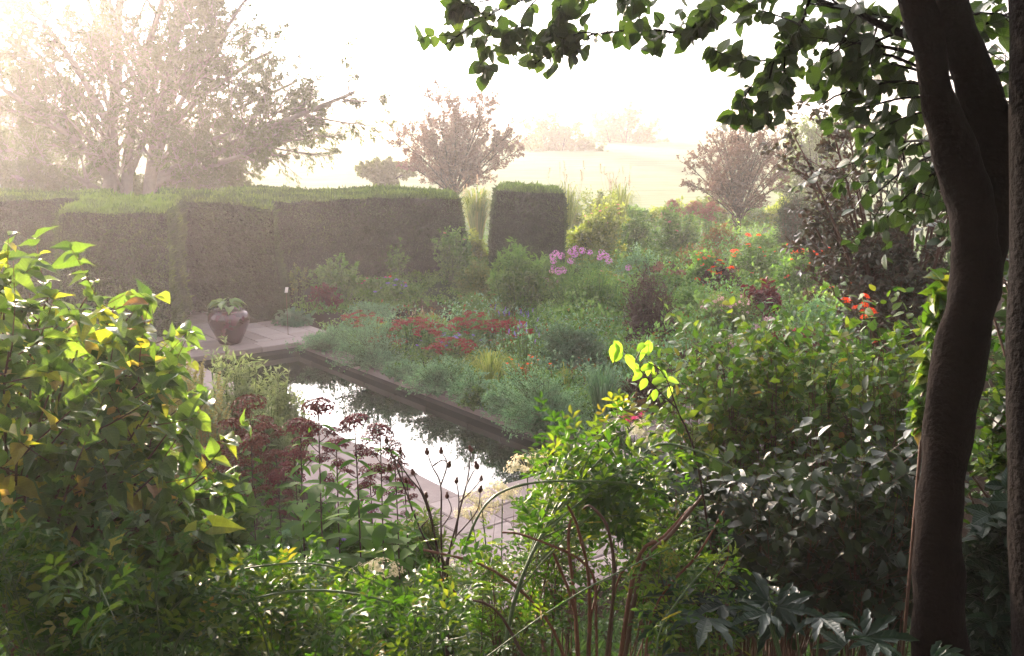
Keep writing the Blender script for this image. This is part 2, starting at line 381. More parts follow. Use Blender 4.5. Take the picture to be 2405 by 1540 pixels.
def water_mat():
    m, n = mat('water'); p = n.nodes.new("ShaderNodeBsdfPrincipled")
    p.inputs['Base Color'].default_value = (.012, .016, .012, 1); p.inputs['Roughness'].default_value = .015; p.inputs['IOR'].default_value = 1.33; p.inputs['Specular IOR Level'].default_value = .8
    g = n.nodes.new("ShaderNodeNewGeometry"); nz = n.nodes.new("ShaderNodeTexNoise"); nz.inputs['Scale'].default_value = 5; nz.inputs['Detail'].default_value = 3; n.links.new(g.outputs['Position'], nz.inputs['Vector'])
    b = n.nodes.new("ShaderNodeBump"); b.inputs['Strength'].default_value = .035; b.inputs['Distance'].default_value = .02; n.links.new(nz.outputs[0], b.inputs['Height']); n.links.new(b.outputs[0], p.inputs['Normal'])
    o = n.nodes.new("ShaderNodeOutputMaterial"); n.links.new(p.outputs[0], o.inputs[0]); return m
tag(mb.build('pool_water', water_mat(), smooth=True, origin=(0, 0, 0)), 'still dark water mirroring the bright sky', kind='structure')

# ------------------------------------------------------------------ haze
mb = MB(); x0, x1, y0, y1, z0, z1 = -2600, 2600, -700, 3000, -3.5, 14.6
mb.add([(x, y, z) for z in (z0, z1) for (x, y) in ((x0, y0), (x1, y0), (x1, y1), (x0, y1))], None, [(3, 2, 1, 0), (4, 5, 6, 7), (0, 1, 5, 4), (1, 2, 6, 5), (2, 3, 7, 6), (3, 0, 4, 7)])
m, n = mat('haze'); pv = n.nodes.new("ShaderNodeVolumePrincipled"); pv.inputs['Color'].default_value = (1.0, .96, .955, 1); pv.inputs['Density'].default_value = HAZE = .00125; pv.inputs['Anisotropy'].default_value = .62
o = n.nodes.new("ShaderNodeOutputMaterial"); n.links.new(pv.outputs[0], o.inputs['Volume'])
tag(mb.build('haze', m, origin=(0, 0, 0)), 'pale morning mist lying over the garden and meadow', kind='stuff')

# ------------------------------------------------------------------ clipped hedges
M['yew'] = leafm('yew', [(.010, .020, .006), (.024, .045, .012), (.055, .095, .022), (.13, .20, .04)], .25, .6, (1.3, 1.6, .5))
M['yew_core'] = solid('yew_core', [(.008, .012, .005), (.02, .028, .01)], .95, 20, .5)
def hedge(foot, h, label, seed, batter=.10, dens=1500, bias=0.0):
    """foot: four ground points, front-left, front-right, back-right, back-left"""
    rg = np.random.default_rng(seed)
    foot = [np.array([p[0], p[1], 0.0]) for p in foot]; c = sum(foot) / 4
    top = [p + (c - p) / np.linalg.norm(c - p) * batter * 1.4 for p in foot]
    root = empty('yew_hedge', c, label, 'hedge', 'clipped yew hedges')
    core = MB(); lv = MB()
    def wob(P):
        x, y, z = P[..., 0], P[..., 1], P[..., 2]
        k = np.clip((z - (h - .35)) / .35, 0, 1) ** 3 * .10      # softened shoulders
        q = P - k[..., None] * np.clip(np.abs(P - c) - .5, 0, .6) * np.sign(P - c) * [.22, .22, 0]
        return q + np.stack([.045 * np.sin(z * 2.1 + x * 1.1 + seed), .05 * np.sin(x * 1.3 + z * 1.9 + seed), .03 * np.sin(x * 1.7 + seed) * (z > h * .5) + .018 * np.sin(x * 6.1 + y * 5) * (z > h * .5)], -1)
    def face(P00, P10, P11, P01, is_top):
        e1 = np.linalg.norm(P10 - P00); e2 = np.linalg.norm(P01 - P00)
        nx, ny = max(2, int(e1 / .12)), max(2, int(e2 / .12))
        s, t = np.meshgrid(np.linspace(0, 1, nx + 1), np.linspace(0, 1, ny + 1), indexing='ij')
        def at(s, t): s = s[..., None]; t = t[..., None]; return (1 - s) * (1 - t) * P00 + s * (1 - t) * P10 + s * t * P11 + (1 - s) * t * P01
        nv = nrm(np.cross(P10 - P00, P01 - P00))
        def lump(P): return (.035 * np.sin(P[..., 0] * 5.1 + 2 * np.sin(P[..., 2] * 4.3) + seed) * np.sin(P[..., 1] * 4.7 + P[..., 2] * 3.9) + .03 * np.sin(P[..., 0] * 1.7 + P[..., 2] * 1.9 + P[..., 1]) + .02 * np.sin(P[..., 0] * 13 + P[..., 2] * 17) * np.sin(P[..., 1] * 15))[..., None]
        P = at(s, t); edge = (np.minimum(np.minimum(s, 1 - s) * e1, np.minimum(t, 1 - t) * e2))[..., None]
        P = wob(P + nv * (lump(P) * np.clip(edge / .2, 0, 1) - .03))
        q = [(i * (ny + 1) + j, (i + 1) * (ny + 1) + j, (i + 1) * (ny + 1) + j + 1, i * (ny + 1) + j + 1) for i in range(nx) for j in range(ny)]
        core.add(P, None, q)
        N = int(e1 * e2 * dens); s = rg.uniform(0, 1, N); t = rg.uniform(0, 1, N); Pp = at(s, t); ed = np.minimum(np.minimum(s, 1 - s) * e1, np.minimum(t, 1 - t) * e2)[:, None]; Pp = wob(Pp + nv * (lump(Pp) * np.clip(ed / .2, 0, 1) + rg.normal(0, .022, (N, 1)) + (rg.uniform(0, 1, (N, 1)) > .985) * .05) - (c + [0, 0, h * .5] - Pp) * 0)
        d = nrm(nv * rg.uniform(.5, 1.4, (N, 1)) + rg.normal(0, .55, (N, 3)) + np.array([0, 0, .55]))
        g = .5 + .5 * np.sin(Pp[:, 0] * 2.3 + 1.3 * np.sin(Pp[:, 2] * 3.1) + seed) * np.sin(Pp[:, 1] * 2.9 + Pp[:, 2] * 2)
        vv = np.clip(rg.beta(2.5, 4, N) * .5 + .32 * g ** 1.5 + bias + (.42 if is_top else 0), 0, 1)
        ns = N // 45; put(lv, NARROW, Pp[:ns], nrm(nv + rg.normal(0, .5, (ns, 3)) + [0, 0, .9]), nrm(rg.normal(size=(ns, 3))), rg.uniform(.10, .2, ns), np.clip(vv[:ns] + .15, 0, 1))
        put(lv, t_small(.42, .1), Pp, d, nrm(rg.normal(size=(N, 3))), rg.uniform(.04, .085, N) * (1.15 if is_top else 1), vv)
    for k in range(4):
        a, b = foot[k], foot[(k + 1) % 4]; ta, tb = top[k] + [0, 0, h], top[(k + 1) % 4] + [0, 0, h]
        face(a, b, tb, ta, False)
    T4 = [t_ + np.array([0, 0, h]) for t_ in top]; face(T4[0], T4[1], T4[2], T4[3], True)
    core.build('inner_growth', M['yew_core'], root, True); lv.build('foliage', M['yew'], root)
    return root
def hp(px, py, z=0): return G(px, py, z)
HZ = 2.38
def topf(px, py, h=HZ): p = G(px, py, h); p[2] = 0; return p
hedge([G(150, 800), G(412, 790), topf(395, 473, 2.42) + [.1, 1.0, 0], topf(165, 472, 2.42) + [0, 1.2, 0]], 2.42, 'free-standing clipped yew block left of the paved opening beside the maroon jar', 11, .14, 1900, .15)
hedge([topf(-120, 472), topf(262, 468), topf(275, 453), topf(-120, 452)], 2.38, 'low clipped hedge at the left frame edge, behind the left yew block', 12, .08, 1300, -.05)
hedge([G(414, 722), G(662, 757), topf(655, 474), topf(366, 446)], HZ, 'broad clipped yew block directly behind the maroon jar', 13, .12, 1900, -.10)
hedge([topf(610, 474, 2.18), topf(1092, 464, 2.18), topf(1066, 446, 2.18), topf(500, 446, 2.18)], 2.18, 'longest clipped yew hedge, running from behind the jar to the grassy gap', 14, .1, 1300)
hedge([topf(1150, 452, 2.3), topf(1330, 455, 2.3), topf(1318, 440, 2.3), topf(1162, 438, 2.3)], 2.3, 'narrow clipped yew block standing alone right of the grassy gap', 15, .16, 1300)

# ------------------------------------------------------------------ glazed jar and its plant
def lathe(mb, prof, c, n=40, a=.5):
    V = []; Q = []
    for (r, z) in prof:
        for k in range(n): V.append((c[0] + r * math.cos(2 * PI * k / n), c[1] + r * math.sin(2 * PI * k / n), c[2] + z))
    for i in range(len(prof) - 1):
        for k in range(n): Q.append((i * n + k, i * n + (k + 1) % n, (i + 1) * n + (k + 1) % n, (i + 1) * n + k))
    mb.add(V, None, Q, a)
jc = G(541, 806); jc[2] = .012
s_ = jc[1] / F
jw = 98 * s_ / 2; jh = 80 * s_
root = empty('garden_jar', jc, 'glossy maroon glazed jar standing on the paving by the far pool edge', 'jar')
pr = [(0, 0), (.50, 0), (.53, .01), (.61, .12), (.75, .30), (.88, .47), (.97, .62), (1.0, .73), (.985, .83), (.93, .91), (.84, .965), (.78, .985)]
mb = MB(); lathe(mb, [(r * jw, z * jh) for r, z in pr], jc, 48)
m, n = mat('maroon_glaze'); p = n.nodes.new("ShaderNodeBsdfPrincipled"); p.inputs['Roughness'].default_value = .12; p.inputs['Coat Weight'].default_value = .6; p.inputs['Coat Roughness'].default_value = .05
g = n.nodes.new("ShaderNodeNewGeometry"); nz = n.nodes.new("ShaderNodeTexNoise"); nz.inputs['Scale'].default_value = 6; n.links.new(g.outputs['Position'], nz.inputs['Vector'])
n.links.new(ramp(n, nz.outputs[0], [(.022, .002, .009, .3), (.065, .004, .020, .65)]), p.inputs['Base Color'])
o = n.nodes.new("ShaderNodeOutputMaterial"); n.links.new(p.outputs[0], o.inputs[0]); M['glaze'] = m
mb.build('body', m, root, True)
mb = MB(); lathe(mb, [(r * jw, z * jh) for r, z in [(.78, .98), (.79, 1.0), (.775, 1.02), (.74, 1.015), (.72, .98), (.71, .9)]], jc, 48); mb.build('rim', m, root, True)
mb = MB(); lathe(mb, [(.735 * jw, .95 * jh), (0, .955 * jh)], jc, 32); mb.build('soil', solid('potting_soil', [(.02, .014, .01), (.05, .035, .025)], .95, 30, .8), root, True)
pc = jc + np.array([0, 0, .955 * jh]); rg = np.random.default_rng(3)
root = empty('potted_plant', pc, 'low plant with broad pale green leaves growing in the maroon jar', 'plant')
mb = MB(); st = MB(); M['pot_leaf'] = leafm('pot_leaf', [(.08, .15, .05), (.18, .28, .09)], .35, .5)
an = rg.uniform(0, 2 * PI, 16); R_ = rg.uniform(.08, .27, 16)
T = pc + np.stack([np.cos(an) * R_, np.sin(an) * R_, rg.uniform(.12, .26, 16) - R_ * .2], -1); B = pc + np.stack([np.cos(an) * .03, np.sin(an) * .03, 0 * an], -1)
b_ = Br(B, (B + T) / 2 + [0, 0, .12], T, .006); b_.tube(st, 6, 5)
dd = np.stack([np.cos(an), np.sin(an), -.1 + 0 * an], -1); put(mb, HEART, T - dd * .03, dd, np.array([0, 0, 1.0]) + rg.normal(0, .3, dd.shape), rg.uniform(.17, .25, 16), rg.uniform(0, 1, 16))
mb.build('leaf_cluster', M['pot_leaf'], root, True); st.build('stems', M['stem_g'], root, True)
# ------------------------------------------------------------------ trees in the mist
def tree(name, label, base, limbs, levels, leaf, barkm, leafmat, seed, cat='tree', group=None, fam=1.0, hull=None):
    """limbs: list of (B,C,T,r); levels: sprout arguments; leaf: dict"""
    rg = np.random.default_rng(seed); root = empty(name, base, label, cat, group)
    tr = MB(); br = Br([l[0] for l in limbs], [l[1] for l in limbs], [l[2] for l in limbs], [l[3] for l in limbs])
    tmain = MB(); br.tube(tmain, 9, 8, .3, wob=.12, rng=rg); tmain.build('trunk', barkm, root, True)
    cur = br; allb = []
    for k, lv in enumerate(levels):
        nx = sprout(cur, rng=rg, **lv); nx.tube(tr, 5, 4 if k else 5, .3); allb.append(nx); cur = nx
    tr.build('branches', barkm, root, True)
    cr = MB()
    for b_ in allb[leaf.get('from', -1):]:
        leaf_on(cr, b_, leaf['k'], leaf['t'], leaf['s'], rg, leaf.get('t0', .1), 1.0, leaf.get('ang', 50), leaf.get('droop', .1), nup=leaf.get('nup', 1.0), flat=leaf.get('flat', 0))
    cr.build('crown', leafmat, root)
    return root
M['mist_leaf'] = leafm('mist_leaf', [(.045, .06, .02), (.09, .11, .04)], .35, .7)
M['beech'] = leafm('copper_beech_leaf', [(.045, .028, .024), (.085, .052, .042), (.07, .065, .035)], .3, .6, (1.6, 1.0, .6))
M['pale_leaf'] = leafm('pale_leaf', [(.07, .10, .05), (.12, .17, .08)], .4, .7)
def L3(a, b, c, y0, y1, r, ym=None): return (D(a[0], a[1], y0), D(b[0], b[1], (y0 + y1) / 2 if ym is None else ym), D(c[0], c[1], y1), r * max(1, y0 / 33))
Yt = 45
lim = [L3((255, 590), (262, 330), (290, -140), Yt, Yt, .30), L3((300, 590), (268, 300), (420, -110), Yt, Yt - 1, .24), L3((345, 590), (345, 300), (470, -130), Yt, Yt + 1, .26), L3((350, 500), (350, 300), (600, -30), Yt, Yt - 2, .14),
       L3((352, 430), (470, 410), (640, 330), Yt, Yt - 3, .15), L3((350, 425), (560, 330), (830, 215), Yt, Yt - 4, .17), L3((350, 440), (520, 400), (740, 300), Yt, Yt - 1, .12), L3((372, 340), (450, 215), (640, 120), Yt, Yt + 1, .15), L3((360, 400), (470, 290), (700, 190), Yt, Yt + 3, .13),
       L3((265, 430), (180, 300), (-60, 170), Yt, Yt - 3, .16), L3((268, 330), (200, 150), (40, -20), Yt, Yt - 1, .17), L3((262, 470), (150, 380), (-80, 330), Yt, Yt + 2, .13), L3((275, 300), (180, 220), (0, 40), Yt, Yt + 3, .13), L3((300, 300), (330, 120), (560, -60), Yt, Yt + 1, .15),
       L3((262, 520), (160, 430), (30, 420), Yt, Yt - 2, .1), L3((350, 500), (430, 440), (560, 420), Yt, Yt - 2, .08), L3((280, 250), (240, 80), (160, -120), Yt, Yt + 2, .14), L3((345, 330), (420, 160), (560, 60), Yt, Yt - 2, .1), L3((350, 380), (480, 340), (660, 260), Yt, Yt - 2, .09), L3((262, 400), (120, 260), (-40, 250), Yt, Yt - 2, .1), L3((270, 350), (140, 180), (60, 120), Yt, Yt + 1, .1), L3((300, 420), (380, 250), (420, 100), Yt, Yt - 3, .1), L3((262, 500), (180, 440), (90, 470), Yt, Yt - 2, .07)]
tree('mist_tree', 'tallest tree, many-stemmed, its feathery crown filling the misty top left corner', D(300, 590, Yt) * [1, 1, 0], lim,
     [dict(n=20, t0=.2, t1=1, ang=48, length=.30, rr=.30, up=.22, flat=.2, taper=.25), dict(n=9, t0=.1, t1=1, ang=45, length=.42, rr=.5, up=.1, up2=-.1, flat=.3), dict(n=6, t0=.1, t1=1, ang=42, length=.5, rr=.5, up=0, up2=-.25)],
     dict(k=13, t=NARROW, s=.14, ang=40, droop=.35, **{'from': -2}), M['bark_pale'], M['mist_leaf'], 21, group='trees standing in the mist')
Yt = 64
lim = [L3((60, 520), (60, 350), (70, 150), Yt, Yt, .3), L3((60, 460), (0, 350), (-60, 230), Yt, Yt, .2), L3((60, 460), (110, 360), (170, 250), Yt, Yt, .2), L3((62, 500), (20, 440), (-70, 380), Yt, Yt, .15)]
tree('mist_tree', 'dim rounded tree at the left edge, low behind the tallest one', D(60, 520, Yt) * [1, 1, 0], lim, [dict(n=16, t0=.2, t1=1, ang=50, length=.4, rr=.4, up=.1), dict(n=12, t0=.2, t1=1, ang=50, length=.5, rr=.5, up=0), dict(n=3, t0=.2, t1=1, ang=42, length=.5, rr=.5, up=-.1)],
     dict(k=9, t=SMALL, s=.26), M['bark_pale'], M['mist_leaf'], 22, group='trees standing in the mist')
def fan(px, by, top, halfw, Y, seed, label, lm, name='copper_beech', nl=17, k=9, s=.085, lean=0, irr=.12, flat=0, upb=.15):
    base = D(px, by, Y); rg = random.Random(seed); lim = []
    hub = by - (by - top) * .12
    for i in range(nl):
        f = -1 + 2 * i / (nl - 1); a = f * 1.22 + rg.uniform(-.06, .06)
        reach = rg.uniform(1 - irr, 1 + irr * .8)
        tx = px + lean + math.sin(a) * halfw * 1.02 * reach; ty = hub - 30 - (hub - top - 30) * max(.16, math.cos(a) ** .9) * reach
        st_ = rg.uniform(0, .45) * (1 - abs(f) * .6)
        bx, by_ = px + (tx - px) * st_ * .25, hub - (hub - ty) * st_ * .6
        lim.append(L3((bx, by_), ((bx + tx) / 2 - math.sin(a) * halfw * .06, (by_ + ty) / 2 - 12), (tx, ty), Y, Y + rg.uniform(-1, 1) * halfw * Y / F * .75, .03))
    lim.append(L3((px, by + 8), (px, hub), (px + lean, top + 25), Y, Y, .09))
    return tree(name, label, base * [1, 1, 0] + [0, 0, float(gz(base[0], Y))], lim, [dict(n=20, t0=.12, t1=1, ang=40, length=.24, rr=.4, up=upb, taper=.35, flat=flat), dict(n=7, t0=.1, t1=1, ang=40, length=.45, rr=.5, up=.1)], dict(k=k, t=SMALL, s=s, **{'from': -2}), M['bark'], lm, seed, group='trees standing in the mist')
fan(1068, 500, 242, 145, 46, 31, 'copper beech standing behind the grassy gap between hedges', M['beech'], irr=.22, nl=21, s=.12)
fan(1735, 552, 290, 130, 38, 32, 'copper beech with tiered branches rising on the right above the dahlias', M['beech'], nl=19, k=7, irr=.16, flat=.75, upb=0, s=.085)
fan(1300, 500, 300, 110, 92, 33, 'faintest broad shrub dissolving in the mist beyond the single yew block', M['mist_leaf'], 'mist_tree', k=11, s=.28)
fan(1455, 500, 280, 120, 106, 34, 'ghostly rounded tree in the mist right of the faint broad shrub', M['mist_leaf'], 'mist_tree', k=11, s=.32)
fan(1925, 620, 290, 90, 50, 35, 'pale green airy tree in the mist between the right beech and the near tree', M['pale_leaf'], 'mist_tree', k=7, s=.17)
for i, (px, by, tp_, hw, Y, lb) in enumerate([(215, 520, 395, 70, 47, 'bushy undergrowth at the left foot of the tallest misty tree'), (305, 520, 415, 60, 46, 'bushy undergrowth between the stems of the tallest misty tree'), (420, 520, 400, 80, 48, 'bushy undergrowth at the right foot of the tallest misty tree'), (1600, 400, 330, 70, 160, 'far tree low in the fog left of the tiered beech'), (620, 440, 395, 60, 110, 'small bush in the meadow mist above the broad yew block'), (900, 455, 385, 60, 50, 'low sprawling bush left of the copper beech at the gap')]):
    fan(px, by, tp_, hw, Y, 36 + i, lb, M['mist_leaf'], 'mist_bush', nl=9, k=8, s=.1 * Y / 33)
# ------------------------------------------------------------------ flowers (built once, copied)
def blob_cluster(n, R, flat, s, rg, kind='dome', pet=5):
    """a head of many small florets around the origin"""
    mb = MB(); a = rg.uniform(0, 2 * PI, n); r = R * np.sqrt(rg.uniform(0, 1, n))
    if kind == 'dome': z = flat * R * np.sqrt(np.maximum(1 - (r / R) ** 2, 0)) * rg.uniform(.55, 1, n)
    elif kind == 'ball':
        d = nrm(rg.normal(size=(n, 3))); r = R * np.linalg.norm(d[:, :2], axis=1); a = np.arctan2(d[:, 1], d[:, 0]); z = d[:, 2] * R * flat
    else:
        z = rg.uniform(0, 1, n) * R * flat; r = R * (1 - z / (R * flat)) * .9 * rg.uniform(.4, 1, n)
    P = np.stack([np.cos(a) * r, np.sin(a) * r, z], -1)
    out_ = nrm(P + np.array([0, 0, .35 * R])); 
    for k in range(pet):
        q = perp(out_, rg); put(mb, ROUND, P, q + out_ * .35, out_, s * rg.uniform(.7, 1.2, n), rg.uniform(0, 1, n))
    return mb
def daisy(npet, R, wd, rg, cup=.15, rows=1):
    mb = MB()
    for rr in range(rows):
        a = np.arange(npet) * 2 * PI / npet + rr * .3; d = np.stack([np.cos(a), np.sin(a), 0 * a + cup + rr * .5], -1)
        put(mb, t_ovate(wd, .1, .25), d * R * .12, d, np.array([0, 0, 1.0]) + 0 * d, R * (1 - .25 * rr) * rg.uniform(.9, 1.1, npet), rg.uniform(0, 1, npet))
    return mb
PET = {}
def petm(name, cols, tr=.35): PET[name] = leafm('petal_' + name, cols, tr, .6, (1.3, 1.1, 1.1), .15); return PET[name]
petm('rust', [(.15, .02, .02), (.38, .06, .048)], .2); petm('brown', [(.06, .018, .012), (.17, .05, .035)], .1); petm('maroon', [(.05, .008, .014), (.17, .03, .038)], .15)
petm('pink', [(.5, .2, .45), (.75, .45, .68)]); petm('palepink', [(.62, .34, .42), (.8, .6, .62)]); petm('orange', [(.75, .06, .015), (.95, .16, .03)]); petm('violet', [(.2, .12, .5), (.42, .3, .7)])
petm('cream', [(.55, .56, .34), (.82, .82, .62)]); petm('white', [(.7, .7, .66), (.85, .85, .8)]); petm('rose', [(.6, .25, .2), (.8, .5, .42)]); petm('magenta', [(.5, .03, .14), (.75, .1, .25)]); petm('yellow', [(.7, .4, .03), (.8, .55, .06)])
petm('plume', [(.4, .3, .2), (.62, .5, .36)], .4); petm('spike', [(.22, .22, .06), (.4, .36, .13)], .3); petm('redleaf', [(.2, .03, .02), (.45, .1, .04)], .4)
rgF = np.random.default_rng(77)
FL = {}
def flower(key, fn, m, nm='flower_head'): FL[key] = (fn, PET[m], nm)
flower('sedum', lambda: blob_cluster(70, .075, .35, .016, rgF, pet=3), 'rust'); flower('sedumbrown', lambda: blob_cluster(70, .07, .4, .015, rgF, pet=3), 'brown')
flower('phlox', lambda: blob_cluster(42, .085, .8, .026, rgF, 'ball', 4), 'pink'); flower('phloxpale', lambda: blob_cluster(24, .05, .8, .024, rgF, 'ball', 4), 'palepink')
flower('dahlia', lambda: daisy(10, .062, .55, rgF, .2, 2), 'orange'); flower('anemone', lambda: daisy(6, .035, .8, rgF, .2), 'palepink'); flower('rosebloom', lambda: daisy(7, .05, .8, rgF, .5, 3), 'rose')
flower('aster', lambda: daisy(9, .028, .4, rgF, .1), 'violet'); flower('violet', lambda: blob_cluster(22, .035, 4.0, .016, rgF, 'cone', 3), 'violet', 'flower_spike'); flower('crocosmia', lambda: daisy(6, .035, .5, rgF, .8), 'orange')
flower('plume', lambda: blob_cluster(60, .05, 7, .035, rgF, 'cone', 2), 'plume', 'plume'); petm('dullrust', [(.14, .055, .04), (.3, .13, .09)], .2); flower('rustplume', lambda: blob_cluster(120, .16, 1.0, .03, rgF, 'dome', 3), 'dullrust'); flower('magenta', lambda: daisy(8, .05, .4, rgF, .5, 2), 'magenta')
def loose_head(R=.15):
    mb = MB(); k = 22; a = rgF.uniform(0, 2 * PI, k); r = R * np.sqrt(rgF.uniform(0, 1, k)); c = np.stack([np.cos(a) * r, np.sin(a) * r, .8 * R * np.sqrt(np.maximum(1 - (r / R) ** 2, 0)) * rgF.uniform(.5, 1.15, k)], -1)
    tubes(mb, np.stack([c * .05 + [0, 0, -.02], c * .5, c], 1), np.full((k, 3), .0022), 4, .1)
    for p in c:
        P = p + rgF.normal(0, .017, (13, 3)) * [1, 1, .6]; o_ = nrm(P + [0, 0, .05])
        for j in range(4): q = perp(o_, rgF); put(mb, ROUND, P, q + o_ * .3, o_, .013 * rgF.uniform(.7, 1.3, 13), rgF.uniform(0, 1, 13))
    return mb
flower('creamball', loose_head, 'cream'); flower('white', lambda: daisy(12, .03, .3, rgF, .1), 'white'); flower('spike', lambda: blob_cluster(60, .012, 16, .014, rgF, 'cone', 3), 'spike', 'seed_spike'); flower('yellow', lambda: daisy(6, .05, .6, rgF, .3), 'yellow')
PROTO = {}
def bloom(key, root, pts, sc=1.0, rg=None, tilt=.4):
    fn, m, nm = FL[key]
    for p in pts:
        if key not in PROTO:
            o = fn().build(nm, m, root, origin=(0, 0, 0)); PROTO[key] = o; o.location = tuple(np.array(p) - np.array(root.location))
            o.rotation_euler = (rg.uniform(-tilt, tilt), rg.uniform(-tilt, tilt), rg.uniform(0, 6)); o.scale = (sc,) * 3
        else: copy_part(PROTO[key], root, p, (rg.uniform(-tilt, tilt), rg.uniform(-tilt, tilt), rg.uniform(0, 6)), sc * rg.uniform(.8, 1.2))

LM = {}
def lm(k, cols, tr=.35, rough=.65, tc=(1.5, 1.7, .7), spec=.2, mott=0, vein=False): LM[k] = leafm('leaf_' + k, cols, tr, rough, tc, spec, mott, vein)
lm('teal', [(.08, .17, .11), (.18, .31, .21), (.27, .42, .28)]); lm('green', [(.03, .085, .018), (.085, .18, .035), (.15, .25, .05)]); lm('mid', [(.05, .11, .035), (.11, .2, .06), (.19, .29, .09)]); lm('dark', [(.02, .045, .018), (.05, .085, .035)])
lm('yellow', [(.10, .14, .03), (.22, .26, .06), (.34, .34, .10)]); lm('blue', [(.06, .12, .08), (.14, .23, .16)]); lm('purple', [(.03, .016, .018), (.07, .035, .035), (.10, .07, .05)], .25); lm('burg', [(.06, .008, .012), (.16, .02, .025)], .3, .6, (1.6, .8, .7))
lm('grey', [(.12, .15, .11), (.24, .27, .18)]); lm('olive', [(.06, .10, .04), (.13, .18, .06), (.22, .20, .07)]); lm('conif', [(.018, .035, .022), (.05, .085, .05)], .2); lm('redgrn', [(.05, .08, .025), (.16, .10, .04), (.25, .07, .03)]); lm('bright', [(.07, .16, .02), (.15, .27, .035), (.25, .36, .06)], .5, .5)
SHAPE = dict(s=SMALL, n=NARROW, r=ROUND, o=OV, h=HEART, c=COMP, p=PALM, l=LANCE)

CM = 'catmint_mound'
def plant(name, label, cat, px, by, wpx, hpx, col, leaf=('s', .035), form='dome', n=60, tw=6, k=10, fl=None, seed=None, z=0.0, stem='stem_g', depth=.8, lump=.22, group=None, at=None, frac=.3, twl=.25, droop=.1, part='foliage', base=None, up=.3, slv=0):
    """px, by: foot of the plant in the photo; wpx, hpx: its size there"""
    p0 = G(px, by, z) if at is None else D(px, by, at)
    s_ = p0[1] / F; W_, H_ = wpx * s_, hpx * s_ * 1.02
    u_, w_ = uw(p0)
    if at is None and -.6 < u_ < LP + .3 and WP * .4 < w_ < WP + .14: p0 = p0 + W * (WP + .14 - w_)
    if form == 'dome': W_ *= .86; H_ *= .76
    elif form == 'upright' and tw: H_ *= .88; W_ *= .9
    if name == CM and group: w_ = uw(p0)[1]; p0 = p0 + W * (WP + (.10 if not label.endswith('stonecrops') else .9) - w_); W_ *= 1.3; H_ *= 1.15; p0[2] = .02
    seed = seed or int(px * 7 + by * 3); rg = np.random.default_rng(seed)
    root = empty(name, p0, label, cat, group)
    lb = rg.normal(size=(6, 3)); lb = nrm(lb)
    if form == 'dome':
        d = nrm(rg.normal(size=(n, 3))); d[:, 2] = np.abs(d[:, 2]) * .9 + .05; d = nrm(d)
        q = 1 + lump * sum(np.sin(4 * (d @ l) + i) for i, l in enumerate(lb)) / 2.2; q = q * rg.uniform(.8, 1.02, n)
        T = p0 + d * q[:, None] * np.array([W_ / 2, W_ / 2 * depth, H_]); B = p0 + rg.normal(0, .06, (n, 3)) * [W_, W_ * depth, 0]
        C = B * .45 + T * .55; C[:, 2] = p0[2] + (T[:, 2] - p0[2]) * .75
    elif form == 'upright':
        a = rg.uniform(0, 2 * PI, n); r = np.sqrt(rg.uniform(0, 1, n)); c2 = np.stack([np.cos(a) * r * W_ / 2, np.sin(a) * r * W_ / 2 * depth, 0 * a], -1)
        T = p0 + c2 + np.stack([0 * a, 0 * a, H_ * (1 - .28 * r ** 2) * rg.uniform(.72, 1.03, n)], -1); B = p0 + c2 * .45; C = (B + T) / 2 + rg.normal(0, .04, (n, 3)) * W_
    elif form == 'arch':
        a = rg.uniform(0, 2 * PI, n); r = rg.uniform(.35, 1, n); T = p0 + np.stack([np.cos(a) * r * W_ / 2, np.sin(a) * r * W_ / 2, H_ * (1.05 - .75 * r)], -1); B = p0 + rg.normal(0, .04, (n, 3)) * [W_, W_, 0]; C = (B + T) / 2; C[:, 2] = p0[2] + H_ * 1.15
    br = Br(B, C, T, .004 + .006 * min(H_, 1.5)); st = MB(); lf = MB()
    br.tube(st, 5, 3, .3)
    sh, sz = SHAPE[leaf[0]], leaf[1]
    dr = droop
    if tw:
        t1 = sprout(br, tw, frac, 1, 50, twl, .5, rg, up=up, taper=.3); t1.tube(st, 3, 3, .3)
        leaf_on(lf, t1, k, sh, sz, rg, .1, 1, 55, dr)
        leaf_on(lf, br, k, sh, sz, rg, frac, 1, 55, dr)
    else: leaf_on(lf, br, k, sh, sz, rg, slv or frac, 1, 60, dr)
    st.build('stems', M[stem], root, False); lf.build(part, LM[col], root)
    if fl:
        for f in (fl if isinstance(fl, list) else [fl]):
            key, cnt, sc = f[:3]
            if len(f) > 3: pts = [D(x, y, p0[1] + rg.uniform(-.15, .15)) for (x, y) in f[3]]
            else:
                h_ = T[:, 2] + .6 * (T[:, 1] < p0[1]) * H_ * .3; idx = np.argsort(-h_ - rg.uniform(0, H_ * .5, n))[:min(cnt, n)]; pts = T[idx] + [0, 0, .01]
            bloom(key, root, pts, sc, rg)
            if len(f) > 3:
                P = np.array(pts); b_ = Br(P * 0 + p0 + (P - p0) * [.5, .5, .4], P * .3 + (p0 + (P - p0) * [.5, .5, .4]) * .7 + [0, 0, .1], P, .004); b_.tube(sm_ := MB(), 4, 3, .6); sm_.build('flower_stalks', M[stem], root)
    return root
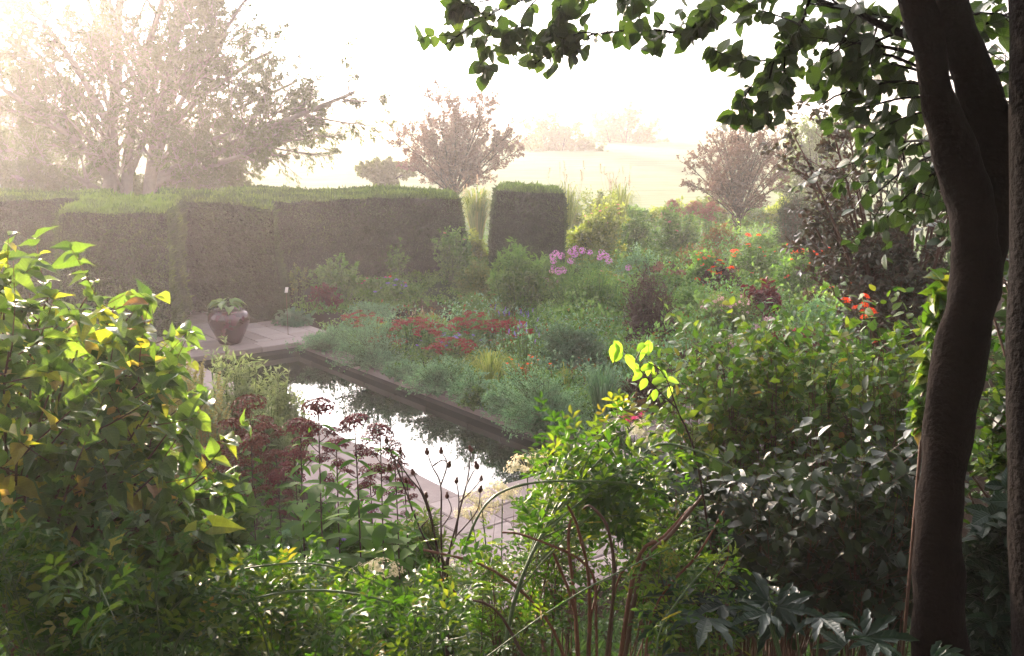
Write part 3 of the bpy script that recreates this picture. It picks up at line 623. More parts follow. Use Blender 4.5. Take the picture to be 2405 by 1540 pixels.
def blades(name, label, cat, px, by, wpx, hpx, col, n=120, wd=.014, seed=1, arch=.6, z=0.0, fl=None, group=None, at=None, part='blades'):
    p0 = G(px, by, z) if at is None else D(px, by, at); s_ = p0[1] / F; W_, H_ = wpx * s_, hpx * s_; rg = np.random.default_rng(seed + int(px))
    root = empty(name, p0, label, cat, group); mb = MB()
    a = rg.uniform(0, 2 * PI, n); r = rg.uniform(.15, 1, n) ** .7; hh = H_ * rg.uniform(.75, 1.25, n)
    d = np.stack([np.cos(a), np.sin(a), 0 * a], -1); B = p0 + d * rg.uniform(0, .12, (n, 1)) * W_
    T = B + d * (r * W_ / 2)[:, None] * .95; T[:, 2] = p0[2] + hh * (1 - arch * r); C = B + d * (r * W_ / 5)[:, None]; C[:, 2] = p0[2] + hh * 1.12
    m_ = 7; t = np.linspace(0, 1, m_); br = Br(B, C, T, .01); P = br.pt(np.arange(n)[:, None], np.broadcast_to(t, (n, m_)))
    side = np.stack([-np.sin(a), np.cos(a), 0 * a], -1) * (wd * rg.uniform(.6, 1.3, n))[:, None]
    wt = np.array([.6, .95, 1, .95, .8, .5, .04]); L = P - side[:, None] * wt[None, :, None] / 2; R = P + side[:, None] * wt[None, :, None] / 2; Mi = P - np.array([0, 0, wd * .2])
    V = np.stack([L, Mi, R], 2).reshape(-1, 3); q = []
    for i in range(m_ - 1):
        for j in range(2): q.append((i * 3 + j, i * 3 + j + 1, i * 3 + j + 4, i * 3 + j + 3))
    q = np.array(q); mb.add(V, None, (q[None] + (np.arange(n) * m_ * 3)[:, None, None]).reshape(-1, 4), np.repeat(rg.uniform(0, 1, n), m_ * 3))
    mb.build(part, LM[col], root)
    if fl:
        key, cnt, sc = fl[:3]; T2 = p0 + rg.normal(0, .25, (cnt, 3)) * [W_, W_ * .5, 0]; T2[:, 2] = p0[2] + H_ * rg.uniform(.85, 1.25, cnt)
        B2 = p0 + (T2 - p0) * [.3, .3, 0]; st = MB(); Br(B2, (B2 + T2) / 2, T2, .004).tube(st, 4, 3, .6); st.build('flower_stalks', M['straw'], root); bloom(key, root, T2, sc, rg, .25)
    return root

# ------------------------------------------------------------------ planting along the pool's right side
CM, CC = 'catmint_mound', 'catmint'; gC = 'grey-green mounds spilling over the pool edge'
for a in [(765, 822, 130, 62, 'grey-green mound at the far right corner of the pool'), (850, 868, 190, 95, 'large grey-green mound by the far pool end, before the red stonecrops on the edge'),
          (985, 925, 150, 80, 'small grey-green mound halfway along the pool, right of the bare stretch of edging'), (1195, 1030, 250, 150, 'biggest grey-green mound on the pool edge, in front of the blue-green iris blades'), (1290, 1025, 150, 120, 'grey-green mound nearest the camera, past the biggest one'), (905, 800, 120, 60, 'grey-green mound tucked behind the large one, left of the stonecrops'), (1075, 955, 120, 70, 'grey-green mound between the small one and the loose geranium'), (1130, 990, 130, 95, 'grey-green mound touching the left side of the biggest one'), (935, 893, 100, 45, 'lowest grey-green mound, beside the bare stretch of edging')]:
    plant(CM, a[4], CC, a[0], a[1], a[2], a[3], 'teal', ('s', .03), n=int(a[2] * .9), tw=9, k=9, group=gC, lump=.3, frac=.15)
plant('geranium', 'loose geranium with rounded leaves between two grey-green mounds on the pool edge', 'plant', 1085, 965, 120, 70, 'mid', ('r', .05), n=60, tw=4, k=7)
plant('geranium', 'low leafy geranium behind the bare stretch of pool edging', 'plant', 915, 885, 90, 40, 'green', ('r', .04), n=50, tw=4, k=7)
S_ = 'stonecrop'
for a in [(850, 800, 110, 78, 12, 'red-headed stonecrop furthest left, beside the pool corner'), (975, 835, 170, 100, 30, 'wide red-headed stonecrop in the middle of the front bed'), (1110, 830, 150, 108, 30, 'tallest red-headed stonecrop, right of the middle'), (1205, 835, 110, 95, 22, 'red-headed stonecrop furthest right, beside the blue spikes'), (905, 838, 110, 60, 14, 'rust-headed stonecrop in front of the left clump'), (1060, 860, 150, 75, 18, 'dull rust-headed stonecrop nearest the pool')]:
    plant(S_, a[5], 'plant', a[0], a[1], a[2], a[3], 'olive' if a[3] < 80 else 'mid', ('o', .05), 'upright', n=a[4] * 3, tw=2, k=7, fl=('sedum', a[4] * 2, 1.0), group='red-flowered stonecrops in the front bed')
plant('coral_bells', 'yellow-green leafy clump among the red stonecrops', 'plant', 900, 812, 80, 60, 'yellow', ('r', .06), n=50, tw=3, k=6)
plant('wild_grass_tuft', 'dry straw-coloured tuft rising between the stonecrops', 'grass', 1000, 800, 110, 80, 'yellow', ('n', .06), 'upright', n=60, tw=2, k=5, fl=('plume', 6, .35), stem='straw')
plant('aster', 'small aster with scattered violet daisies among the stonecrops', 'flower', 1060, 850, 190, 80, 'mid', ('s', .03), 'upright', n=90, tw=3, k=8, fl=('aster', 34, 1.0))
plant('salvia', 'slender plant with pale blue flower spikes right of the stonecrops', 'flower', 1235, 880, 110, 150, 'mid', ('n', .05), 'upright', n=22, tw=2, k=8, fl=('violet', 12, .8))
plant('catmint_mound', 'soft grey-green mound behind the left stonecrops', 'catmint', 880, 748, 130, 52, 'teal', ('s', .035), n=90, tw=7, k=8)
plant('barberry', 'low brown-purple mound behind the stonecrops', 'shrub', 1010, 748, 130, 55, 'purple', ('s', .03), n=90, tw=7, k=8)
plant('fern_clump', 'low feathery green clump behind the tallest stonecrop', 'plant', 1110, 745, 110, 60, 'mid', ('n', .07), n=90, tw=5, k=9)
plant('hosta', 'blue-green hosta at the foot of the broad yew block', 'plant', 688, 762, 105, 45, 'blue', ('o', .14), n=70, tw=0, k=3, frac=.6, droop=.3)
plant('burgundy_shrub', 'small burgundy-leaved shrub between the hosta and the pool corner', 'shrub', 768, 728, 95, 78, 'burg', ('s', .05), n=70, tw=6, k=9, stem='stem_r', fl=('magenta', 3, .7))
plant('tall_perennial', 'tall pale green leafy perennial by the hedge, left of the violet flowers', 'plant', 790, 715, 130, 118, 'mid', ('o', .08), 'upright', n=46, tw=4, k=9)
plant('tall_perennial', 'narrow airy perennial standing up against the long hedge', 'plant', 938, 680, 60, 130, 'mid', ('o', .08), 'upright', n=12, tw=4, k=8)
plant('tall_perennial', 'low dark leafy perennial at the foot of the broad yew block, above the hosta', 'plant', 700, 715, 70, 120, 'olive', ('s', .06), 'upright', n=12, tw=4, k=7)
plant('aster', 'dark leafy aster with violet blooms at the foot of the long hedge', 'flower', 935, 722, 170, 78, 'green', ('o', .06), n=90, tw=5, k=8, fl=[('aster', 16, 1.9), ('dahlia', 3, .7)])
plant('catmint_mound', 'low green mound at the foot of the long hedge, left of the yellow-green bush', 'plant', 1030, 705, 110, 50, 'dark', ('s', .05), n=90, tw=6, k=8)
plant('rose_bush', 'upright rose bush with one pale bloom in front of the end of the long hedge', 'rose', 1068, 690, 110, 172, 'mid', ('o', .075), 'upright', n=52, tw=5, k=9, fl=('rosebloom', 2, .8))
plant('yellow_shrub', 'yellow-green bush between the rose bush and the willow-leaved bush', 'shrub', 1130, 712, 120, 130, 'olive', ('s', .075), n=90, tw=7, k=9)
plant('willow_leaved_shrub', 'tall fresh green bush of long narrow leaves left of the pink phlox', 'shrub', 1222, 765, 150, 205, 'mid', ('n', .13), 'upright', n=70, tw=5, k=12)
plant('phlox', 'tall phlox with pink-violet flower heads in the middle of the border', 'flower', 1370, 770, 215, 172, 'mid', ('n', .085), 'upright', n=100, tw=4, k=10,
      fl=('phlox', 0, .8, [(1305, 594), (1318, 600), (1300, 612), (1342, 590), (1350, 596), (1368, 588), (1385, 592), (1413, 592), (1424, 600), (1430, 612), (1340, 612), (1300, 628), (1312, 636), (1322, 634), (1476, 628), (1352, 582), (1298, 602), (1408, 604)]))
plant('leafy_bush', 'dark green leafy bush directly below the pink phlox', 'shrub', 1340, 800, 160, 120, 'green', ('o', .07), n=100, tw=6, k=9, fl=('yellow', 1, .9))
plant('blue_green_bush', 'rounded blue-green bush below the phlox, left of the dark purple bush', 'shrub', 1352, 878, 180, 165, 'blue', ('s', .045), n=190, tw=9, k=10)
plant('barberry', 'tall dark purple small-leaved bush in the middle of the right border', 'shrub', 1530, 850, 200, 205, 'purple', ('s', .042), n=190, tw=9, k=10, stem='stem_r')
plant('barberry', 'low dense dark purple mound in front of the tall one, beside the iris blades', 'shrub', 1520, 962, 190, 135, 'purple', ('s', .035), n=200, tw=9, k=11, stem='stem_r')
plant('barberry', 'low dark purple bush below the pink-flowered bush, half hidden by the near thicket', 'shrub', 1660, 905, 160, 110, 'purple', ('s', .038), n=140, tw=8, k=10, stem='stem_r')
blades('daylily', 'arching yellow-green daylily clump by the pool bed, behind the biggest mound', 'plant', 1150, 912, 175, 100, 'yellow', 150, .016, 3, .75)
blades('iris', 'upright blue-green iris blades right of the biggest pool-edge mound', 'plant', 1412, 990, 150, 135, 'blue', 190, .016, 4, .45)
blades('daylily', 'faded orange-red daylily tuft beside the arching clump', 'plant', 1235, 918, 110, 70, 'redgrn', 90, .014, 5, .7, fl=('crocosmia', 14, .9))
blades('dry_grass', 'few dry straw blades on the bare path between iris and blue-green bush', 'grass', 1330, 920, 60, 70, 'yellow', 26, .014, 6, .6)
plant('red_tinted_plant', 'low orange-red tinted plant at the right foot of the iris blades', 'plant', 1492, 985, 90, 62, 'redgrn', ('n', .05), n=80, tw=4, k=9, stem='stem_r')
plant('pink_flowered_bush', 'yellow-green bush dotted with small pink blooms right of the dark purple bush', 'flower', 1705, 805, 165, 130, 'olive', ('s', .05), 'upright', n=110, tw=5, k=10, fl=('phloxpale', 40, .55))
plant('phlox', 'low phlox with pale pink clusters behind the near thicket', 'flower', 1800, 810, 150, 70, 'mid', ('s', .05), 'upright', n=60, tw=3, k=9, fl=('phloxpale', 20, 1.0))
plant('red_leaved_plant', 'tall dark red leafy plant right of the pink-dotted bush', 'plant', 1785, 775, 95, 140, 'burg', ('o', .10), 'upright', n=26, tw=4, k=9, stem='stem_r')
plant('leafy_bush', 'pale green bush left of the pink-dotted bush, behind the dark purple bush', 'shrub', 1600, 770, 130, 120, 'mid', ('s', .06), n=110, tw=7, k=9)
plant('leafy_bush', 'loose green bush in front of the phlox and right of it', 'shrub', 1470, 770, 120, 130, 'mid', ('s', .06), n=100, tw=6, k=9)
dg = 'dahlias with orange blooms in the right border'
for a in [(1645, 700, 140, 120, 'green', 'orange dahlia furthest left, behind the pale green bush', [(1628, 657), (1645, 594), (1643, 600), (1640, 655)]),
          (1695, 705, 150, 100, 'purple', 'dark-leaved dahlia with the tightest group of orange blooms', [(1690, 612), (1675, 628), (1665, 635), (1658, 643), (1668, 651), (1718, 650), (1696, 642), (1718, 628), (1640, 655), (1660, 660), (1730, 588)]),
          (1765, 665, 170, 115, 'green', 'orange dahlia at the foot of the tiered beech', [(1757, 552), (1782, 552), (1758, 574), (1722, 590), (1724, 600), (1776, 640), (1790, 642), (1764, 640)]),
          (1870, 705, 190, 130, 'green', 'widest leafy orange dahlia, right of the dark red plant', [(1848, 650), (1852, 658), (1883, 586), (1870, 590)]),
          (1930, 670, 130, 90, 'mid', 'orange dahlia in front of the dark conifer', [(1910, 592), (1922, 597), (1930, 590), (1945, 584), (1932, 602)]),
          (2015, 1150, 150, 430, 'green', 'brightest orange dahlia, nearest the dark tree', [(2033, 695), (2040, 708), (2030, 716), (2028, 730), (2046, 728), (2042, 742), (2052, 736), (1990, 710), (2012, 722), (2030, 744), (1988, 704)])]:
    plant('dahlia', a[5], 'dahlia', a[0], a[1], a[2], a[3], a[4], ('o', .075), n=100, tw=6, k=9, fl=[('dahlia', 0, 1.35 if a[1] < 900 else .62, a[6]), ('dahlia', 7, 1.0 if a[1] < 900 else .5)], group=dg, at=8.3 if a[1] > 900 else None)
plant('leafy_bush', 'teal-green bush below the widest dahlia', 'shrub', 1930, 790, 170, 110, 'teal', ('s', .06), n=130, tw=7, k=9, fl=('magenta', 4, .5))
plant('barberry', 'dusky purple bush beside the brightest dahlia', 'shrub', 1900, 775, 130, 95, 'purple', ('s', .05), n=110, tw=7, k=9, stem='stem_r')
plant('red_tinted_plant', 'low russet plant under the brightest dahlia', 'plant', 1960, 830, 160, 70, 'redgrn', ('n', .06), n=80, tw=4, k=9, stem='stem_r')
for a in [(1490, 830, 100, 70, 'teal', 'low silvery plant at the left foot of the tall dark purple bush', 'crocosmia'), (1250, 800, 100, 80, 'green', 'dark leafy plant at the foot of the willow-leaved bush', 'violet'), (1300, 700, 80, 70, 'olive', 'olive plant between the willow-leaved bush and the phlox', 'phloxpale'), (1420, 700, 110, 70, 'yellow', 'yellow-green plant behind the phlox heads', 'rosebloom'), (1640, 640, 120, 70, 'redgrn', 'reddish plant below the blush rose, left of the beech', 'crocosmia'), (1860, 840, 140, 80, 'burg', 'burgundy plant behind the thicket, below the phlox clusters', 'magenta'), (1720, 860, 120, 80, 'yellow', 'yellow-green plant just above the thicket tops', 'phloxpale'), (1990, 740, 110, 90, 'olive', 'olive plant left of the brightest dahlia', 'dahlia'), (2060, 700, 130, 100, 'mid', 'green plant under the dusky tall shrub', 'rosebloom'), (1150, 780, 120, 60, 'olive', 'olive tuft behind the tallest stonecrop', 'violet'), (870, 700, 100, 60, 'mid', 'leafy plant between the pale perennial and the violet asters', 'magenta')]:
    plant('border_plant', a[5], 'plant', a[0], a[1], a[2], a[3], a[4], ('o', .055), 'upright', n=60, tw=4, k=8, fl=(a[6], 9, .8))
# back of the border
plant('rose_bush', 'large rose bush with pale pink blooms right of the lone yew block', 'rose', 1400, 620, 165, 175, 'yellow', ('o', .09), n=150, tw=8, k=9, fl=('rosebloom', 12, 1.2))
plant('rose_bush', 'rounded rose bush with blush blooms behind the orange dahlias', 'rose', 1580, 610, 150, 115, 'mid', ('o', .08), n=120, tw=7, k=9, fl=('rosebloom', 12, 1.2))
plant('leafy_bush', 'hazy green bush between the two rose bushes', 'shrub', 1490, 600, 130, 140, 'mid', ('s', .09), n=130, tw=7, k=8)
plant('leafy_bush', 'low grey-green bush between the phlox and the blush rose', 'shrub', 1500, 680, 140, 110, 'teal', ('s', .07), n=130, tw=7, k=9)
plant('barberry', 'low dusky bush with orange spikes behind the phlox', 'shrub', 1560, 668, 130, 66, 'purple', ('s', .06), n=100, tw=7, k=8, fl=('crocosmia', 8, 1.2))
plant('rusty_yarrow', 'flat-topped plant with dull red heads above the tall purple bush', 'flower', 1560, 700, 90, 85, 'mid', ('s', .06), 'upright', n=40, tw=3, k=8, fl=('rustplume', 9, .8))
plant('leafy_bush', 'soft green bush with lobed leaves in front of the lone yew block', 'shrub', 1310, 680, 90, 90, 'green', ('s', .08), n=80, tw=6, k=8)
for i, (px, by, lb) in enumerate([(1575, 560, 'rust-headed joe-pye plant left of its two neighbours behind the blush rose'), (1625, 565, 'middle rust-headed joe-pye plant behind the blush rose'), (1668, 572, 'rust-headed joe-pye plant closest to the tiered beech')]):
    plant('joe_pye_weed', lb, 'flower', px, by, 50, 100, 'mid', ('n', .12), 'upright', n=16, tw=2, k=10, fl=('rustplume', 10, 1.2), group='rust-headed plants at the back')
plant('leafy_bush', 'russet bush at the foot of the tiered beech', 'shrub', 1690, 590, 110, 80, 'redgrn', ('s', .08), n=90, tw=6, k=8)
plant('leafy_bush', 'fresh green bush right of the tiered beech', 'shrub', 1800, 600, 110, 75, 'mid', ('s', .08), n=90, tw=6, k=8)
plant('conifer', 'dark blue-green conifer right of the tiered beech', 'tree', 1860, 625, 85, 195, 'conif', ('n', .09), 'upright', n=90, tw=9, k=14, depth=1, stem='stem_b', at=None)
plant('conifer', 'lower bushy conifer leaning right of the dark one', 'shrub', 1925, 650, 100, 150, 'conif', ('n', .09), 'upright', n=80, tw=8, k=13, depth=1, stem='stem_b')
blades('pampas_grass', 'pale plumed grass behind the large rose bush', 'grass', 1330, 560, 100, 130, 'yellow', 120, .03, 7, .6, fl=('plume', 9, 1.0), group='plumed grasses at the back of the border')
blades('pampas_grass', 'tallest plumed grass rising between the two rose bushes', 'grass', 1455, 560, 110, 130, 'yellow', 130, .03, 8, .6, fl=('plume', 14, 1.0), group='plumed grasses at the back of the border')
blades('pampas_grass', 'plumed grass filling the gap between the long hedge and the lone block', 'grass', 1120, 575, 125, 130, 'olive', 330, .03, 9, .5, fl=('plume', 8, .9), group='plumed grasses at the back of the border')
plant('leafy_bush', 'bright green bush at the foot of the gap between the hedges', 'shrub', 1115, 620, 90, 95, 'yellow', ('s', .08), n=90, tw=6, k=8)
for i in range(9):
    px = 1240 + i * 85; plant('leafy_bush', ['hazy bush behind the lone yew block', 'hazy bush just right of the lone yew block', 'hazy bush behind the large rose bush', 'hazy bush behind the taller plumed grass', 'hazy bush behind the blush rose', 'hazy bush behind the rust-headed plants', 'hazy bush left of the tiered beech trunk', 'hazy bush behind the tiered beech trunk', 'hazy bush between the beech and the conifer'][i], 'shrub', px, 530, 130, 60 + 20 * (i % 3), ['mid', 'yellow', 'olive'][i % 3], ('s', .12), n=80, tw=6, k=7, seed=900 + i)
# low cover between the plants, far too many to count
def cover(name, label, regions, col, n, size, seed, zf=lambda x, y: gz(x, y), h=.3, tp=SMALL):
    rg = np.random.default_rng(seed); mb = MB(); Ps = []
    for (poly, share) in regions:
        poly = np.array(poly); m_ = int(n * share); a, b, c, d = [np.array(G(*p)) if len(p) == 2 else np.array([p[0], p[1], 0]) for p in poly]
        s, t = rg.uniform(0, 1, (m_, 1)), rg.uniform(0, 1, (m_, 1)); P = (1 - s) * (1 - t) * a + s * (1 - t) * b + s * t * c + (1 - s) * t * d; Ps.append(P)
    P = np.concatenate(Ps); lum = .5 + .5 * np.sin(P[:, 0] * 2.7 + np.sin(P[:, 1] * 1.9) * 2) * np.sin(P[:, 1] * 3.1)
    P[:, 2] = zf(P[:, 0], P[:, 1]) + rg.uniform(0, h, len(P)) * (.35 + lum)
    keep = np.ones(len(P), bool)
    q = P - A; u = q @ U; w_ = q @ W; keep &= ~((u > -4.6) & (u < 0) & (w_ > -1.6) & (w_ < WP + .5)); keep &= ~((u > -.5) & (u < LP + .5) & (w_ > -1.25) & (w_ < WP + .32)); keep &= ~((u > LP + .4) & (u < LP + 2.6) & (w_ > -1.3) & (w_ < 4.9)); keep &= ~((u > LP - 1.2) & (u < LP + .6) & (w_ > WP + .7) & (w_ < 4.9))
    P = P[keep]; N = len(P)
    put(mb, tp, P, nrm(rg.normal(0, .6, (N, 3)) + [0, 0, .6]), nrm(rg.normal(0, .5, (N, 3)) + [0, 0, 1]), size * rg.uniform(.6, 1.4, N), np.clip(rg.uniform(0, 1, N) * .6 + .4 * lum[keep], 0, 1))
    return tag(mb.build(name, LM[col], None, origin=(0, 0, 0)), label, 'ground cover', kind='stuff')
cover('ground_cover', 'low mixed leaves covering the soil of the right border', [([(720, 800), (1500, 1040), (2300, 1040), (1500, 800)], .35), ([(720, 800), (1500, 800), (2300, 1000), (2100, 700)], .3), ([(650, 740), (1100, 650), (2300, 560), (2300, 760)], .35)], 'mid', 90000, .06, 41, h=.28)
cover('ground_cover', 'mixed grey-green leaves threading between the border plants', [([(760, 790), (1500, 960), (1950, 900), (1300, 740)], .4), ([(1200, 800), (1500, 900), (2100, 800), (1500, 640)], .35), ([(1300, 680), (2000, 700), (2000, 560), (1400, 540)], .25)], 'teal', 16000, .075, 44, h=.55)
cover('ground_cover', 'scattered reddish leaves threading between the border plants', [([(760, 790), (1500, 960), (1950, 900), (1300, 740)], .4), ([(1200, 800), (1500, 900), (2100, 800), (1500, 640)], .35), ([(1300, 680), (2000, 700), (2000, 560), (1400, 540)], .25)], 'redgrn', 4500, .07, 45, h=.6)
cover('ground_cover', 'fresh broad leaves filling gaps deep in the right border', [([(1200, 800), (1500, 900), (2200, 820), (1500, 640)], .6), ([(1300, 680), (2100, 700), (2000, 560), (1400, 540)], .4)], 'mid', 22000, .10, 46, h=.7)
cover('ground_cover', 'low leaves along the foot of the long hedge and in the grassy gap', [([(660, 750), (1150, 720), (1150, 600), (1000, 640)], .5), ([(1080, 640), (1340, 640), (1500, 520), (1080, 520)], .5)], 'green', 16000, .07, 42, h=.25)
# ------------------------------------------------------------------ foreground
lm('viburnum', [(.035, .075, .03, 0), (.09, .15, .065, .4), (.14, .2, .09, .7), (.30, .30, .07, .82), (.40, .27, .16, .93), (.2, .07, .045, 1)], .4, .5, (1.35, 1.5, .3), .35, .5, True)
lm('rosegreen', [(.014, .045, .008, 0), (.05, .115, .018, .5), (.15, .19, .04, .85), (.26, .17, .05, 1)], .42, .52, (1.25, 1.45, .3), .35)
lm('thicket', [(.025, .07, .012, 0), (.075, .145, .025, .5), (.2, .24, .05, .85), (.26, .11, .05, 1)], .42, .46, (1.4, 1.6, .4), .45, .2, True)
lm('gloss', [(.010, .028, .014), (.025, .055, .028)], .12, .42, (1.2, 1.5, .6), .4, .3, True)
lm('treeleaf', [(.018, .038, .013), (.04, .07, .024), (.07, .10, .032)], .27, .4, (1.5, 1.8, .5), .5, .2, True)
lm('smoke', [(.035, .035, .025, 0), (.06, .06, .035, .5), (.10, .06, .045, 1)], .25, .45, (1.4, 1.1, .7), .4)
lm('weed', [(.04, .11, .02), (.10, .20, .04)], .45, .75, (1.4, 1.6, .4), .08)
lm('shade', [(.006, .016, .006), (.018, .036, .012), (.045, .065, .022)], .25, .5, (1.3, 1.5, .5), .6)  # leaf colours darkened to stand in for the deep shadow low on the right

def thicket(name, label, cat, base, limbs, twigs, leaves, col, seed, stem='stem_b', group=None, r=.006, nm='foliage', tip=.3, fl=None):
    """limbs: (B,C,T[,r]) in metres"""
    rg = np.random.default_rng(seed); root = empty(name, base, label, cat, group); st = MB(); lf = MB()
    br = Br([l[0] for l in limbs], [l[1] for l in limbs], [l[2] for l in limbs], [l[3] if len(l) > 3 else r for l in limbs]); br.tube(st, 9, 5, tip, wob=.25, rng=rg)
    cur = br; lv = [br]
    for t_ in twigs: cur = sprout(cur, rng=rg, **t_); cur.tube(st, 4, 4, .35); lv.append(cur)
    for (i, kw) in leaves: leaf_on(lf, lv[i], rng=rg, **kw)
    st.build('stems', M[stem], root, True)
    if lf.n: lf.build(nm, LM[col], root, True)
    if fl: bloom(fl[0], root, lv[fl[1]].T[:fl[2]], fl[3], rg)
    return root, lv
rg = np.random.default_rng(8)
HEART2 = t_heart(.82, .13, .26, .10); HEART3 = t_heart(.72, .34, .6, .2); OV3 = t_ovate(.7, .22, .5)
# --- big shrub at the left
b0 = np.array([-1.75, 3.4, float(gz(-1.75, 3.4))])
tips = [(30, 575, 3.3), (120, 610, 3.2), (200, 625, 3.4), (270, 650, 3.3), (300, 680, 3.1), (350, 735, 3.2), (340, 740, 3.5), (300, 790, 3.3), (340, 860, 3.1), (375, 920, 3.2), (400, 960, 3.3), (400, 1010, 3.0), (440, 1060, 3.2), (480, 1120, 3.1), (490, 1200, 3.3),
        (500, 1260, 3.1), (470, 1340, 3.2), (460, 1390, 3.3), (400, 1300, 2.9), (430, 1180, 2.9), (380, 1100, 2.8), (330, 1000, 2.8), (260, 900, 2.8), (180, 800, 2.8), (90, 720, 2.9), (10, 650, 2.9), (-60, 600, 3.1), (-40, 700, 3.6), (150, 740, 3.8), (280, 830, 3.8), (360, 960, 3.8), (430, 1080, 3.7), (440, 1220, 3.7), (350, 1220, 2.7), (270, 1110, 2.6), (200, 1010, 2.6), (110, 900, 2.6), (20, 800, 2.6), (60, 980, 2.5), (160, 1150, 2.5), (250, 1260, 2.5), (330, 1350, 2.6), (-40, 900, 2.7), (-80, 780, 3.2), (60, 840, 3.9), (200, 960, 4.0), (300, 1080, 4.0)]
limbs = []
for (px, py, y) in tips:
    T = D(px, py + (70 if py < 800 else 25 if py < 1000 else 0), y); B = b0 + rg.normal(0, .08, 3) * [1, 1, 0]; C = B * .42 + T * .58 + np.array([-.12, 0, .30 * (1 if py < 900 else .5)]); limbs.append((B, C, T, .009))
thicket('viburnum_shrub', 'large shrub with yellowing heart-shaped leaves filling the left foreground', 'shrub', b0, limbs, [dict(n=9, t0=.4, t1=1, ang=48, length=.2, rr=.5, up=.12, taper=.35)],
        [(1, dict(K=5, tp=HEART2, size=.057, t0=.1, t1=1.05, ang=60, droop=.25, nup=1.5, sj=.35)), (1, dict(K=3, tp=HEART3, size=.06, t0=.1, t1=1.05, ang=60, droop=.35, nup=1.2, sj=.4)), (1, dict(K=3, tp=OV3, size=.054, t0=.1, t1=1.05, ang=60, droop=.25, nup=1.0, sj=.4)), (0, dict(K=10, tp=HEART2, size=.058, t0=.45, t1=1.0, ang=65, droop=.3, nup=1.4))], 'viburnum', 51, r=.009)
# --- rose thickets along the bottom edge
def rosebush(px, y, wpx, top, label, seed, nl=20, col='rosegreen', name='rose_bush', leafk=None, low=None, lsz=.10, twn=5, group=None, cat='rose', stem='stem_g', gzz=None):
    g_ = D(px, 770, y); b = np.array([g_[0], y, float(gz(g_[0], y)) if gzz is None else gzz]); rg = np.random.default_rng(seed); limbs = []
    for i in range(nl):
        f = np.clip(rg.choice([-.75, -.25, .2, .7]) + rg.normal(0, .13), -1, 1); tp_ = D(px + f * wpx / 2, top + (1540 - top) * (.30 * f * f + rg.uniform(0, .45)), y + rg.uniform(-.35, .45)); B = b + rg.normal(0, .05, 3) * [1, 1, 0]
        limbs.append((B, B * .4 + tp_ * .6 + [0, 0, .22], tp_, .0045))
    return thicket(name, label, cat, b, limbs, [dict(n=twn, t0=.3, t1=1, ang=50, length=.3, rr=.55, up=.2, taper=.3)], leafk or [(1, dict(K=4, tp=COMP, size=lsz, ang=60, droop=.15, nup=1.3)), (0, dict(K=5, tp=COMP, size=lsz, t0=.35, ang=60, droop=.1, nup=1.3))], col, seed, group=group, stem=stem)
gR = 'rose thickets along the near bank'
rosebush(60, 2.5, 420, 1270, 'dark green rose bush in the bottom left corner under the heart-leaved shrub', 61, 20, group=gR)
rosebush(330, 2.7, 420, 1370, 'rose bush at the bottom, right of the pale arching cane', 62, 14, group=gR)
rosebush(640, 2.9, 480, 1350, 'yellow-green rose bush at the bottom, below the tall dark-headed stalks', 63, 16, group=gR, lsz=.10)
rosebush(930, 2.9, 420, 1370, 'low rose bush at the bottom beneath the bare stems with hips', 64, 11, group=gR, lsz=.09)
# --- stalks with dark flower heads
def stalk(px, py, y, label, seed, hw=70, ht=1.0, key='maroonhead', leafsz=.18, n=1, name='joe_pye_weed', group='tall stalks with dark flower heads', lean=0, stem='stem_r'):
    rg = np.random.default_rng(seed); T = D(px, py, y); B = np.array([T[0] - lean, y, float(gz(T[0], y))]); root = empty(name, B, label, 'flower', group)
    br = Br(B, (B + T) / 2 + [rg.uniform(-.03, .03), 0, 0], T, .0055); st = MB(); br.tube(st, 12, 6, .5); lf = MB()
    L = T[2] - B[2]; nn = int(L / .10)
    for k in range(nn):
        t = 1 - (k + .9) / (nn + 1); p = br.pt(np.array([0]), np.array([t]))[0]; m_ = 3 + (k % 2); a = k * 1.1 + np.arange(m_) * 2 * PI / m_ + rg.uniform(-.4, .4, m_)
        d = np.stack([np.cos(a), np.sin(a), rg.uniform(-.35, .6, m_)], -1); put(lf, OVN, p + d * .004, d, np.array([0, 0, 1.0]) + rg.normal(0, .15, (m_, 3)), leafsz * (.55 + .45 * min(1, k / 3)) * rg.uniform(.55, 1.05, m_), rg.uniform(0, 1, m_))
    # flower heads: a top dome and a few on side stalks
    hr = hw * y / F / 2; hd = [(T, 1.0)]
    for k in range(5):
        a = k * 2.4 + seed; q = br.pt(np.array([0]), np.array([1 - (.05 + .035 * k) * ht])) [0]; e = q + np.array([math.cos(a) * hr * .9, math.sin(a) * hr * .9, hr * .75]); hd.append((e, .55)); Br(q, (q + e) / 2 + [0, 0, -.01], e, .0025).tube(st, 4, 4, .8)
    st.build('stem', M[stem], root, True); lf.build('leaves', LM['weed'], root, True)
    for (p, s_) in hd: bloom(key, root, [p - np.array([0, 0, .008])], 1.25 * s_ * hr / .075, rg, .3)
flower('maroonhead', lambda: blob_cluster(170, .075, .55, .013, rgF, pet=3), 'maroon'); flower('russethead', lambda: blob_cluster(150, .075, .5, .013, rgF, pet=3), 'brown')
stalk(748, 955, 4.4, 'tallest dark-headed stalk, its head against the bright water at the left', 71, 66); stalk(832, 990, 4.4, 'second tall dark-headed stalk, middle of the three against the water', 72, 62, 1.3)
stalk(893, 1012, 4.5, 'dark-headed stalk right of the middle one, its head over the water', 73, 62); stalk(926, 1070, 4.6, 'shortest dark-headed stalk beside the bare stems with hips', 74, 52)
